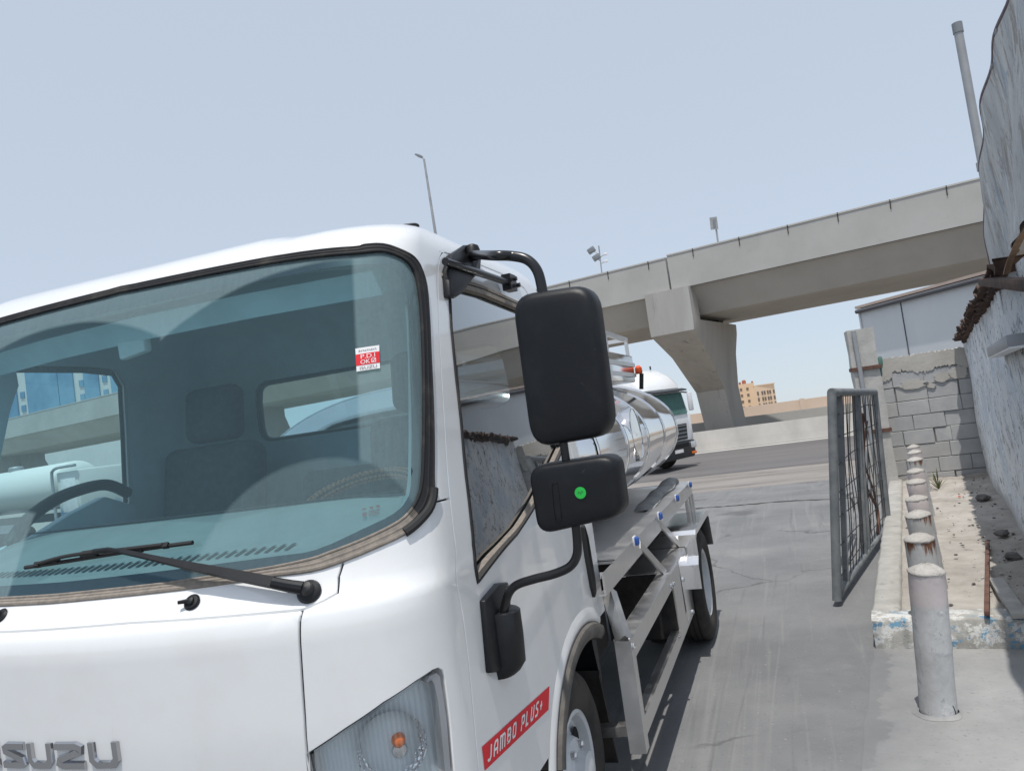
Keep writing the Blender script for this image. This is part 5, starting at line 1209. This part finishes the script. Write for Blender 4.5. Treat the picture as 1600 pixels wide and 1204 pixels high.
for i in range(N1 + 1):
    y = 5.3 + (11.98 - 5.3) * i / N1; xl = .335 + (1.24 - .335) * (y - 5.36) / 6.54 + .15; xr = wpt(y, 0).x + .04; row = []
    for j in range(N2 + 1):
        f_ = j / N2; z = .135 + .012 * math.sin(x_ * 5.1 + y * 3.3) if False else .135 + .016 * math.sin(f_ * 7 + y * 2.1) * math.sin(y * 3.7 + f_ * 3) + (random.random() - .5) * .012 + .03 * max(0, f_ - .8) * 5 * .5
        row.append((xl + (xr - xl) * f_, y, z))
    G.append(row)
mb.v = [Vector(p) for r in G for p in r]; mb.f = [(i * (N2 + 1) + j, i * (N2 + 1) + j + 1, (i + 1) * (N2 + 1) + j + 1, (i + 1) * (N2 + 1) + j) for i in range(N1) for j in range(N2)]
sb = mb.build('sand_bed', 'sand', None, smooth=180); sb['kind'] = 'structure'
def sand_z(x, y): return .14
# rubble lying on the sand
M['stone'] = mottled('dark_stone', (.07, .065, .06), (.16, .15, .14), 12, .95, .5, .005, 60); M['stone_lt'] = mottled('pale_stone', (.35, .33, .30), (.5, .48, .45), 12, .95, .5, .005, 60)
def pebble(mb, c, r):
    n_ = 7; c = Vector(c); rings = []
    jit = [[.7 + .6 * random.random() for _ in range(n_)] for _ in range(3)]
    for (k, z), J in zip(((.7, -.35), (1, .05), (.6, .5)), jit): rings.append([c + Vector((math.cos(2 * math.pi * i / n_) * r * k * J[i], math.sin(2 * math.pi * i / n_) * r * k * J[i] * 1.2, z * r)) for i in range(n_)])
    mb.loft(rings)
mb = MB(); m2 = MB()
for i in range(420):
    y = 5.5 + 6.3 * random.random() ** 1.2; f_ = 1 - abs(random.gauss(0, .28)) if random.random() < .7 else random.random()
    xl = .335 + (1.24 - .335) * (y - 5.36) / 6.54 + .2; xr = wpt(y, 0).x - .03; x = xl + (xr - xl) * max(0, min(1, f_)); r = .003 + .013 * random.random() ** 4
    pebble(mb if random.random() < .55 else m2, (x, y, .148 + r * .2), r)
tag(mb.build('rubble', 'stone', None, smooth=0), 'small dark stones scattered over the sand bed along the shed wall', 'rubble', None, 'stuff')
tag(m2.build('rubble', 'stone_lt', None, smooth=0), 'small pale stone chips scattered over the sand bed', 'rubble', None, 'stuff')
for (px_, py_, r, lb_) in ((1536, 780, .075, 'big dark stone near the far end of the shed wall'), (1566, 836, .055, 'flat dark stone in the wall shadow, halfway along the sand bed'), (1583, 872, .06, 'dark stone in the wall shadow nearest the leaning plank')):
    p = at_z(px_, py_, .15); mb = MB(); pebble(mb, (p.x, p.y, .165), r); tag(mb.build('stone', 'stone', None, smooth=0), lb_, 'stone')
# bollards
t = NT('faded_bollard_paint'); v = t.coord('Object'); 
c = t.mix(t.ramp(t.noise(v, 5, 8, .7), [(.35, 0.0), (.68, 1.0)]), (.44, .44, .435), (.64, .64, .635))
c = t.mix(t.ramp(t.noise(t.coord('Object', (6, 6, .8)), 4, 7, .75), [(.58, 0.0), (.72, 1.0)]), c, (.34, .33, .31))
sp = t.n('SeparateXYZ'); t.l(t.coord('Generated'), sp.inputs[0]); pk = t.math('MULTIPLY', t.ramp(t.math('ADD', sp.outputs[2], t.math('MULTIPLY', t.noise(v, 14, 4), .12)), [(.83, 0.0), (.86, 1.0)]), .6)
c = t.mix(t.ramp(t.noise(v, 11, 9, .75, .4), [(.55, 0.0), (.60, .8)]), c, (.40, .41, .42)); c = t.mix(t.ramp(t.noise(v, 17, 9, .8, .4), [(.60, 0.0), (.63, .8)]), c, (.24, .23, .215)); c = t.mix(t.ramp(t.noise(v, 7, 8, .75), [(.57, 0.0), (.64, .7)]), c, (.70, .69, .67))
c = t.mix(pk, c, (.58, .49, .48)); t.bsdf(c, .7, 0, t.noise(v, 30, 6, .7), .25, .004); M['bollard'] = t.m
t = NT('rusty_bollard_paint'); v = t.coord('Object'); c = t.mix(t.ramp(t.noise(v, 5, 8, .7), [(.35, 0.0), (.68, 1.0)]), (.42, .42, .41), (.60, .595, .58))
sp = t.n('SeparateXYZ'); t.l(t.coord('Generated'), sp.inputs[0]); rz = t.math('ADD', sp.outputs[2], t.math('MULTIPLY', t.math('SUBTRACT', t.noise(t.coord('Object', (5, 5, .6)), 5, 6, .75), .5), .75))
c = t.mix(t.ramp(rz, [(.93, 0.0), (1.0, 1.0)]), c, (.17, .075, .04)); t.bsdf(c, .85, 0, t.noise(v, 30, 6, .7), .4, .005); M['bollard_rust'] = t.m
M['mortar'] = mottled('rough_mortar_cap', (.38, .36, .33), (.50, .475, .445), 14, .95, .9, .012, 50)
BY_ = [4.12, 5.09, 6.0, 6.95, 7.9, 8.85, 9.8, 10.75, 11.6]
BOL = [(1446, 872), (1434.6, 829), (1432, 793.5), (1430, 770), (1430, 744.5), (1429, 728.5), (1427.8, 711), (1427.6, 700), (1425.5, 692)]
lbl = ['nearest and tallest concrete filled bollard, standing in front of the painted kerb', 'second bollard from the camera, with a rust band under its cap', 'third bollard from the camera, badly rusted below its sandy cap', 'fourth bollard from the camera in the row along the kerb', 'fifth bollard from the camera in the row along the kerb', 'sixth bollard from the camera, midway to the block wall',
       'seventh bollard from the camera, with a thin rust line', 'eighth bollard from the camera, last but one before the block wall', 'farthest bollard in the row, right by the block wall']
hts = [.80, .80, .80, .80, .80, .80, .80, .80, .80]
def bollard(i, px_, py_):
    if i == 0: base = Vector((.484, 4.165, 0)); top = at_y(1446, 878, 4.12)
    else:
        top = at_y(px_, py_ + 2, BY_[i]); base = Vector((top.x + (.0 if i == 1 else .035 + random.uniform(-.02, .03)), top.y + .03 + random.uniform(-.03, .04), .0))
    b = empty('bollard', tuple(base), lbl[i], 'bollard', 'concrete bollards along the kerb'); ax = unit(top - base); L = (top - base).length; r = .083 if i else .081
    mb = MB(); prof = [(r * 1.0, -.02)] + [(r * (1 + .012 * math.sin(k * 2.1 + i)), L * k / 8 * .93) for k in range(9)] + [(r * .995, L * .935)]
    mb.lathe(base, ax, prof, 28); mb.build('post', 'bollard_rust' if i in (1, 2, 6) else 'bollard', b, smooth=50)
    mb = MB(); k0 = len(mb.v); prof = [(r * .97, L * .928), (r * 1.03, L * .938), (r * 1.0, L * .95), (r * .72, L * .968), (r * .38, L * .985), (r * .1, L * .995), (.001, L)]
    mb.lathe(base, ax, prof, 26); 
    for q in mb.v: q += Vector((random.gauss(0, .0012), random.gauss(0, .0012), random.gauss(0, .0018)))
    mb.build('mortar_cap', 'mortar', b, smooth=80); return b
for i, (x, y) in enumerate(BOL): bollard(i, x, y)
for o_ in [o for o in bpy.data.objects if o.name.startswith('bollard')]:       # dust and crumbs gathered at the nearest post's foot
    if o_.location.y < 4.5:
        mb = MB(); rings = []
        for k_, h_ in ((1.32, .0055), (1.16, .010), (1.02, .020)): rings.append([Vector((o_.location.x + math.cos(a) * .083 * k_ * (1 + .08 * math.sin(3 * a + k_ * 9)), o_.location.y + math.sin(a) * .083 * k_ * (1 + .08 * math.cos(2 * a)), h_)) for a in [2 * math.pi * q / 30 for q in range(30)]])
        mb.loft(rings, True, False).build('dust_collar', 'pad', o_, smooth=80)
b0_ = bpy.data.objects['bollard']; mb = MB(); P = []
for px_, py_ in ((1461, 1079), (1470, 1084), (1478, 1090), (1486, 1099), (1492, 1110), (1494, 1120)):
    d = ray(px_, py_); o = np.array([.484, 4.165]); A = d[0]**2 + d[1]**2; B = -(d[0] * o[0] + d[1] * o[1]); C = o @ o - .0835**2; D = B * B - A * C
    if D > 0: tt = (-B - math.sqrt(D)) / A; P.append(Vector(CAM + d * tt))
if len(P) > 2: MB().tube(spline(P, 4), [.0015 + .0035 * math.sin(math.pi * i / (4 * (len(P) - 1))) for i in range(4 * (len(P) - 1) + 1)], 6).build('crack', 'crack_dark', b0_)

# gate pillar with iron straps
t = NT('painted_pillar'); v = t.coord('Object'); c = t.mix(t.ramp(t.noise(v, 3, 8, .7), [(.35, 0.0), (.65, 1.0)]), (.40, .39, .36), (.52, .51, .485))
c = t.mix(t.ramp(t.noise(t.coord('Object', (3, 3, .7)), 5, 8, .8), [(.60, 0.0), (.70, 1.0)]), c, (.26, .25, .23)); t.bsdf(c, .9, 0, t.noise(v, 20, 7, .7), .5, .012); M['pillar'] = t.m
M['rust_iron'] = mottled('rusty_iron', (.085, .045, .036), (.16, .085, .06), 12, .85, .4, .004, 60)
GPY = 11.75; pl, prr = at_y(1316, 518, GPY), at_y(1359, 511, GPY); gpl = empty('gate_pillar', (1.15, GPY, 0), 'pale square concrete gate pillar with two rusty iron straps, behind the open gate', 'pillar')
xl_, xr_ = at_y(1337, 690, GPY).x, at_y(1391, 690, GPY).x; zt_ = pl.z
mb = MB(); N = 14; rings = []
for i in range(N + 1):
    z = zt_ * i / N; dx = .02 * (1 - i / N); r = lambda: (random.random() - .5) * .02
    rings.append([Vector((1.0 + r(), GPY + r() * .5, z)), Vector((1.345 + r(), GPY + r() * .5, z)), Vector((1.345 + r(), GPY + .36, z)), Vector((1.0 + r(), GPY + .36, z))])
mb.loft(rings).build('shaft', 'pillar', gpl, smooth=0)
for py_ in (576, 676):
    z = at_y(1345, py_, GPY).z; MB().box((1.172, GPY + .17, z), (.385, .40, .05)).build('iron_strap', 'rust_iron', gpl)
MB().tube([(1.10, GPY - .03, .3), (1.085, GPY - .03, zt_ - .02)], .03, 10).build('conduit', 'galv', gpl)
MB().tube(spline([Vector((1.36, GPY + .05, z_)) + Vector((.015 * math.sin(z_ * 14), 0, 0)) for z_ in (1.9, 1.8, 1.7, 1.62)], 4), [.02, .03, .035, .04, .04, .04, .035, .03, .03, .03, .025, .02, .01], 6).build('green_rag', plain('green_cloth', (.10, .20, .17), .9), gpl)

# gate: tube frame, bars, wire mesh, bolt
gA = at_z(1308, 938, .04); gB = at_y(1299.5, 613, 6.3); gC = at_z(1388, 822, .06); gD = at_y(1366, 612, gC.y + .05)
gate = empty('mesh_gate', tuple(gA), 'open grey tubular gate with bent wire mesh, standing ajar beside the bollards', 'gate')
def gpt(s, t): return (gA * (1 - s) + gC * s) * (1 - t) + (gB * (1 - s) + gD * s) * t
M['gate_wire'] = plain('dark_gate_wire', (.05, .048, .047), .7)
M['gate_paint'] = mottled('dull_grey_gate_paint', (.13, .145, .155), (.22, .23, .235), 7, .6, .2, .002, 80, extra=[((.20, .11, .07), 9, .66, .74)])
MB().tube([gA, gB], .034, 14).build('frame_tube', 'gate_paint', gate); MB().tube([gC, gD], .034, 14).build('frame_tube', 'gate_paint', gate); MB().tube([gA + Vector((0, 0, .03)), gC + Vector((0, 0, .03))], .032, 12).build('frame_tube', 'gate_paint', gate); MB().tube([gB, gD], .034, 14).build('frame_tube', 'gate_paint', gate)
for s in (.13, .46, .52): MB().bar(gpt(s, .02), gpt(s, .985), .045, .03, (0, 1, 0)).build('upright', 'gate_paint', gate)
mb = MB()
for i in range(18):
    s = .16 + .80 * i / 17; bow = random.gauss(0, .012); b2 = random.gauss(0, .015)
    mb.tube(spline([gpt(s, .03), gpt(s + bow, .3) + Vector((b2, 0, 0)), gpt(s - bow, .65) + Vector((-b2, 0, 0)), gpt(s + bow * .3, .98)], 3), .0042, 5)
mesh1 = mb
for j in range(7):
    tt = .10 + .80 * j / 6; mesh1.tube(spline([gpt(.02, tt + random.gauss(0, .008)), gpt(.35, tt + random.gauss(0, .012)), gpt(.7, tt + random.gauss(0, .012)), gpt(.985, tt)], 3), .0042, 5)
mesh1.build('wire_mesh', 'gate_wire' if 'gate_wire' in M else 'gate_paint', gate)
q = [at_plane(x, y, gA, WN) for x, y in ((1312, 781), (1338, 768))]; mb = MB(); mb.tube([q[0] + WN * .05, q[1] + WN * .05], .022, 12); mb.build('bolt_handle', 'galv', gate)
mb = MB().tube(spline([at_plane(x, y, gA, WN) + WN * .03 for x, y in ((1335, 776), (1340, 800), (1336, 830), (1325, 858), (1312, 885), (1318, 905))], 4), .011, 8); mb.build('bent_rod', 'gate_paint', gate)
mb = MB().tube(spline([gpt(.62, .86), gpt(.70, .6) + WN * .05, gpt(.66, .4) + WN * .04, gpt(.78, .2), gpt(.74, .05)], 5), .014, 6); mb.build('twisted_bar', 'rust_iron', gate)
mb = MB().tube(spline([gpt(.80, .8) + WN * .03, gpt(.75, .55) + WN * .07, gpt(.86, .3) + WN * .05, gpt(.80, .1)], 5), .011, 6); mb.build('twisted_bar', 'rust_iron', gate)
mb = MB(); p = gpt(.07, .30) + WN * .03; mb.add([p, p + WD * .10 + Vector((0, 0, -.04)), p + WD * .14 + Vector((0, 0, .0)), p + WD * .02 + Vector((0, 0, .035)), p + WN * .01], [(0, 1, 4), (1, 2, 4), (2, 3, 4), (3, 0, 4)]); mb.build('white_rag', 'white_vinyl', gate)

# block wall with a torn plaster band
M['block'] = mottled('grey_concrete_block', (.37, .375, .38), (.47, .47, .465), 3, .95, .6, .006, 70); M['block_b'] = mottled('lighter_concrete_block', (.39, .388, .38), (.48, .475, .46), 3, .95, .6, .006, 70)
M['render_band'] = mottled('beige_plaster', (.42, .40, .36), (.50, .475, .435), 2.5, .92, .5, .012, 25); M['mortar_dark'] = mottled('mortar_joint', (.16, .155, .15), (.30, .29, .28), 9, .95)
bwall = empty('block_wall', (1.9, 12.0, 0), 'grey concrete block wall with torn plaster along its top, closing the end of the sand bed', 'wall')
MB().box((1.92, 12.11, .93), (1.18, .18, 1.84)).build('core', 'mortar_dark', bwall)
rr = random.Random(5); BL = {'block': MB(), 'block_b': MB()}
for row in range(9):
    z0 = .0 + row * .205; x = 1.33 - (.2 if row % 2 else 0) - .05 * rr.random()
    while x < 2.5:
        wd = .40 if rr.random() > .12 else .20; a, b = max(x, 1.335) + .0025, min(x + wd, 2.51) - .0025 - (.014 if rr.random() < .14 else 0); dy = rr.gauss(0, .005); top = z0 + .2005
        if b - a > .03 and top < 1.86: BL['block' if rr.random() < .7 else 'block_b'].prism([(a + rr.gauss(0, .002), 12.0 + dy, z0 + .004), (b, 12.0 + dy + rr.gauss(0, .003), z0 + .004 + rr.gauss(0, .002)), (b + rr.gauss(0, .002), 12.0 + dy, top), (a, 12.0 + dy, top + rr.gauss(0, .002))], (0, .10, 0))
        x += wd
for mm in BL: BL[mm].build('blocks', mm, bwall, smooth=0, bevel=.005, bseg=1)
xs = np.linspace(1.335, 2.5, 70); lowz = [1.64 + .03 * math.sin(x * 9) + random.gauss(0, .014) - (.07 if x < 1.52 else 0) - .05 * max(0, math.sin(x * 5.3 + 1.2)) for x in xs]
MB().prism([(x, 11.985, z) for x, z in zip(xs, lowz)] + [(x, 11.985, 1.865 + random.gauss(0, .006)) for x in reversed(xs)], (0, .22, 0)).build('plaster_band', 'render_band', bwall, smooth=0)
for cx, cz, rx, rz in ((1.75, 1.45, .16, .07), (2.12, 1.50, .10, .06), (1.98, 1.40, .05, .035), (2.33, 1.53, .12, .08)):
    MB().prism([(cx + rx * math.cos(a) * (.75 + .5 * random.random()), 11.989, cz + rz * math.sin(a) * (.75 + .5 * random.random())) for a in [2 * math.pi * i / 26 for i in range(26)]], (0, .012, 0)).build('plaster_patch', 'render_band', bwall, smooth=0)

# grey shed beyond the block wall
M['grey_shed'] = mottled('weathered_grey_panel', (.60, .62, .635), (.68, .69, .695), .8, .8, .15, .01, 12, stretch=(1, 1, .4), extra=[((.50, .515, .53), .9, .60, .75)])
M['pink_cope'] = mottled('pinkish_coping', (.50, .38, .31), (.56, .46, .40), 2, .9); M['dark_pipe'] = plain('dark_gutter', (.10, .10, .11), .6)
ZG = 3.05; ga, gb_ = at_z(1341, 479, ZG), at_z(1552, 421, ZG); gdir = unit(gb_ - ga); ge = gb_ + gdir * 5; gn = Vector((-gdir.y, gdir.x, 0))
if gn.y < 0: gn = -gn
gsh = empty('grey_shed', (ga.x, ga.y, -.1), 'large plain grey panelled shed with a pinkish coping, behind the block wall', 'building')
def gq(p, d, z): return Vector((p.x, p.y, z)) + gn * d
MB().prism([gq(ga, 0, -.4), gq(ge, 0, -.4), gq(ge, 9, -.4), gq(ga + gdir * .0, 9, -.4)], (0, 0, ZG + .34)).build('wall', 'grey_shed', gsh, smooth=0)
MB().prism([gq(ga - gdir * .03, -.06, ZG - .04), gq(ge, -.06, ZG - .04), gq(ge, 9.05, ZG - .04), gq(ga - gdir * .03, 9.05, ZG - .04)], (0, 0, .05)).build('coping', 'pink_cope', gsh, smooth=0)
MB().tube([gq(ga, -.06, ZG - .10), gq(ge, -.06, ZG - .10)], .042, 10).build('gutter', 'dark_pipe', gsh)
MB().bar(gq(ga + gdir * 1.15, -.006, -.3), gq(ga + gdir * 1.15, -.006, ZG - .1), .02, .012, (0, 1, 0)).build('panel_joint', 'dark_pipe', gsh)
for z in (): MB().bar(gq(ga, -.003, z), gq(ge, -.003, z), .006, .012).build('panel_joint', 'galv', gsh)
MB().bar(gq(ga + gdir * .015, -.02, -.3), gq(ga + gdir * .015, -.02, ZG - .05), .03, .03, (0, 1, 0)).build('corner_trim', 'white_vinyl', gsh)

# shed wall on the right, peeling paint
t = NT('peeling_shed_paint'); v = t.coord('Object'); vs_ = t.coord('Object', (.7, .7, .55))
c = t.mix(t.ramp(t.noise(vs_, 3, 8, .7), [(.35, 0.0), (.68, 1.0)]), (.62, .64, .665), (.77, .785, .79))
c = t.mix(t.ramp(t.noise(t.coord('Object', (.8, .8, .8)), 5.5, 9, .75, .6), [(.55, 0.0), (.58, 1.0)]), c, (.42, .435, .45))
c = t.mix(t.ramp(t.noise(t.coord('Object', (.9, .9, .9)), 9, 9, .8, .8), [(.56, 0.0), (.585, 1.0)]), c, (.13, .133, .138))
c = t.mix(t.ramp(t.noise(t.coord('Object', (.5, .5, .6)), 2.2, 7, .7), [(.54, 0.0), (.66, 1.0)]), c, (.50, .57, .65))
sp = t.n('SeparateXYZ'); t.l(v, sp.inputs[0]); lowg = t.ramp(t.math('ADD', sp.outputs[2], t.math('MULTIPLY', t.noise(vs_, 4, 6), .35)), [(.32, 1.0), (.48, 0.0)])
c = t.mix(lowg, c, (.46, .445, .42)); t.bsdf(c, .9, 0, t.noise(v, 16, 9, .75), .8, .012); M['shed_paint'] = t.m
M['rust_sheet'] = mottled('rusted_sheet', (.04, .03, .027), (.12, .075, .056), 9, .9, .6, .01, 40)
def wtop(y): return 2.15 - (y - 6.5) * .034 if y > 6.5 else 2.15
shed = empty('old_shed', tuple(wpt(7, 0, -.5)), 'old shed wall with peeling white and blue paint and a ragged rusty roof edge', 'shed')
mb = MB(); NY, NZ = 70, 16; ys = np.linspace(4.35, 11.98, NY)
mb.v = [wpt(y, wtop(y) * j / NZ, .012 * math.sin(y * 1.9 + j * .6) + random.gauss(0, .002)) for y in ys for j in range(NZ + 1)]
mb.f = [(i * (NZ + 1) + j, (i + 1) * (NZ + 1) + j, (i + 1) * (NZ + 1) + j + 1, i * (NZ + 1) + j + 1) for i in range(NY - 1) for j in range(NZ)]
wl = mb.build('wall_face', 'shed_paint', shed, smooth=60)
MB().prism([wpt(4.35, 0, -.016), wpt(11.98, 0, -.016), wpt(11.98, 0, -4), wpt(4.35, 0, -4)], (0, 0, 1.98)).build('shed_body', 'kerb', shed, smooth=0)
def ragged(y0, y1, n, out, drop, name, m):
    mb = MB(); A = []; B = []; 
    for i in range(n + 1):
        y = y0 + (y1 - y0) * i / n; wv = .018 * math.sin(y * 40); o_ = out + random.gauss(0, .018)
        A.append(wpt(y, wtop(y) + .01 + wv * .5, -.45)); B.append(wpt(y, wtop(y) - drop + wv + random.gauss(0, .014), o_))
    mb.v = A + B + [p + Vector((0, 0, -.012)) for p in A] + [p + Vector((0, 0, -.012)) for p in B]; k_ = n + 1
    for i in range(n): mb.f += [(i, i + 1, k_ + i + 1, k_ + i), (2 * k_ + i, 3 * k_ + i, 3 * k_ + i + 1, 2 * k_ + i + 1), (k_ + i, k_ + i + 1, 3 * k_ + i + 1, 3 * k_ + i)]
    return mb.build(name, m, shed, smooth=0)
ragged(4.9, 11.95, 170, .10, -.015, 'roof_sheet', 'rust_sheet'); ragged(5.4, 11.4, 120, .05, .03, 'roof_sheet', 'rust_sheet')
MB().prism([wpt(4.3, 2.13, -.30), wpt(11.95, 1.965, -.30), wpt(11.95, 1.985, -4.1), wpt(4.3, 2.0, -4.1)], (0, 0, .03)).build('roof', 'rust_sheet', shed, smooth=0)
# tall curved sheet standing on the roof edge
t = NT('scuffed_blue_sheet'); v = t.coord('Object'); c = t.mix(t.ramp(t.noise(t.coord('Object', (1.5, 1.5, .5)), 2.5, 8, .7), [(.35, 0.0), (.65, 1.0)]), (.44, .445, .44), (.62, .62, .605))
c = t.mix(t.ramp(t.noise(t.coord('Object', (1.2, 1.2, .45)), 4, 9, .75, .5), [(.55, 0.0), (.62, .8)]), c, (.27, .36, .46)); c = t.mix(t.ramp(t.noise(t.coord('Object', (1.5, 1.5, .6)), 6, 9, .8, .6), [(.51, 0.0), (.58, .85)]), c, (.27, .245, .225)); c = t.mix(t.ramp(t.noise(t.coord('Object', (1.5, 1.5, .5)), 8, 9, .8, .6), [(.57, 0.0), (.62, .8)]), c, (.70, .71, .71))
t.bsdf(c, .75, 0, t.noise(t.coord('Object', (4, 4, .6)), 9, 8, .7), .6, .01); M['blue_sheet'] = t.m
M['maroon_edge'] = mottled('maroon_edge_strip', (.10, .075, .085), (.19, .15, .155), 8, .7); M['brown_wood'] = mottled('brown_split_wood', (.20, .12, .07), (.34, .22, .14), 6, .85, .4, .004, 40, stretch=(1, 1, 6))
wallP = tuple(wpt(6, 2, .05)); edge_px = [(1553, 431), (1548, 398), (1541, 360), (1537, 318), (1536.5, 290), (1537, 255), (1539, 215), (1541, 175), (1545, 135), (1550, 95), (1556, 55), (1563, 12), (1568, -30), (1575, -80)]
E = spline([at_plane(x, y, wallP, tuple(WN)) for x, y in edge_px], 4)
rightz = [E[0]] ; last = E[-1]
sheet = empty('sheet_hoarding', tuple(E[0]), 'scuffed blue grey sheet hoarding with a curved maroon edge, standing on the shed roof edge', 'hoarding')
poly = [tuple(p) for p in E] + [tuple(wpt(2.3, last.z + .02, .05)), tuple(wpt(3.5, 2.2, .05)), tuple(wpt(5.1, 2.2, .05))]
ul = [((Vector(p) - E[0]).dot(WD), p[2]) for p in poly]
V, F = tri_fill(resample(ul, .08), (), .12); mb = MB(); o_ = E[0]
mb.v = [Vector((o_.x, o_.y, 0)) + WD * a + Vector((0, 0, z)) + WN * (.02 * math.sin(z * 6 + a * 3) + .012 * math.sin(a * 9)) for a, z in V]; mb.f = list(F); n_ = len(V)
mb.v += [p - WN * .03 for p in mb.v]; mb.f += [tuple(i + n_ for i in reversed(f)) for f in F]; mb.build('sheet', 'blue_sheet', sheet, smooth=60, recalc=False)
MB().tube([p + WN * (.02 * math.sin(p.z * 6 + (p - E[0]).dot(WD) * 3) + .012 * math.sin((p - E[0]).dot(WD) * 9) - .015) for p in E], .019, 10).build('edge_strip', 'maroon_edge', sheet)
for px_ in ((1538, 308), (1551, 100), (1559, 45)):
    p = at_plane(*px_, wallP, tuple(WN)); MB().cyl(p, p + WD * .05 + Vector((0, 0, .0)), .009, 8).build('bolt', 'galv', sheet)
q = spline([at_plane(*p, wallP, tuple(WN)) + WN * .03 for p in ((1577, 428), (1581, 412), (1589, 394), (1600, 372), (1612, 355))], 5); mb = MB().loft([[p, p + WD * -.06, p + WD * -.06 - WN * .03, p - WN * .03] for p in q]); mb.build('wood_batten', 'brown_wood', sheet, smooth=0)
a_, b_ = at_plane(1550, 437, wallP, tuple(WN)), at_plane(1640, 441, wallP, tuple(WN)); tag(MB().bar(a_ + WN * .05, b_ + WN * .05, .06, .05).build('roof_beam', 'rust_sheet', None, bevel=.004), 'short dark brown beam end under the sheet hoarding, on top of the shed wall', 'beam')
# vent pipe on the shed roof
p0, p1 = at_y(1536, 262, 7.6), at_y(1495.5, 40, 7.6); dn = unit(p0 - p1); vp = empty('vent_pipe', tuple(p0 + dn * 1.1), 'tall grey leaning vent pipe with a plain cap, rising behind the sheet hoarding', 'pipe')
MB().tube([p0 + dn * 1.1, p1], .036, 16).build('pipe', 'galv', vp); MB().cyl(p1 + dn * .07, p1 - dn * .02, .042, 16).build('pipe_cap', 'grey_paint', vp); MB().cyl(p0 + dn * .02, p0 - dn * .05, .048, 16).build('flange', 'galv', vp)
# box lamp on the shed wall
l0, l1 = at_plane(1555, 549, tuple(wpt(6, 1, .06)), tuple(WN)), at_plane(1589, 531, tuple(wpt(6, 1, .06)), tuple(WN)); wl_ = empty('wall_lamp', tuple((l0 + l1) / 2), 'pale rectangular box lamp fixed high on the peeling shed wall', 'lamp')
d = unit(l1 - l0); MB().bar(l0, l1, .10, .07).build('lamp_body', 'bezel', wl_, bevel=.006); MB().bar(l0 + Vector((0, 0, -.038)) + WN * .005, l1 + Vector((0, 0, -.038)) + WN * .005, .08, .012).build('lamp_cover', 'white_vinyl', wl_)
# metal bar, plank, plant, litter
a_, b_ = at_z(1543, 846, .16), at_z(1542, 958, .21); tag(MB().bar(a_, b_, .028, .028).build('iron_bar', 'rust_iron', None, bevel=.003), 'thin rusty iron bar lying on the sand with one end on the painted kerb', 'bar')
a_, b_ = at_z(1556, 905, .17), at_z(1594, 962, .20); tag(MB().bar(a_, b_, .085, .03).build('plank', 'kerb', None, bevel=.004), 'short pale grey plank on the sand beside the iron bar', 'plank')
M['leaf'] = mottled('dusty_leaf', (.10, .13, .05), (.20, .21, .10), 8, .7); M['dry_leaf'] = plain('dry_leaf', (.34, .32, .22), .8)
pp = at_z(1467, 764, .14); pp.y = min(pp.y, 11.85); pl_ = empty('small_plant', tuple(pp), 'small spiky green plant growing at the foot of the block wall', 'plant')
for i in range(14):
    a = 2 * math.pi * random.random(); L = .16 + .16 * random.random(); el = R_(25 + 50 * random.random()); mb = MB(); d = Vector((math.cos(a) * math.cos(el), math.sin(a) * math.cos(el) * .7, math.sin(el))); sdv = unit(d.cross(Vector((0, 0, 1)))) * .009
    m_ = pp + d * L * .6 + Vector((0, 0, .01)); e_ = pp + d * L + Vector((0, 0, -.05 * L)); mb.add([pp - sdv * .6, pp + sdv * .6, m_ + sdv, e_, m_ - sdv, pp + Vector((0, 0, .006)), m_ + Vector((0, 0, .008))], [(0, 5, 6, 4), (5, 1, 2, 6), (4, 6, 3), (6, 2, 3)]); mb.build('leaf', 'leaf' if i % 4 else 'dry_leaf', pl_, smooth=0)
for px_, py_, mt, nm, lb_ in ((1499, 775, 'orange_lamp', 'litter', 'small orange scrap of litter on the sand at the foot of the block wall'), (1571, 918, 'white_vinyl', 'litter', 'small white scrap of paper on the sand near the plank')):
    p = at_z(px_, py_, .155); mb = MB(); pebble(mb, (p.x, p.y, .155), .016); tag(mb.build(nm, mt, None, smooth=0), lb_, 'litter')
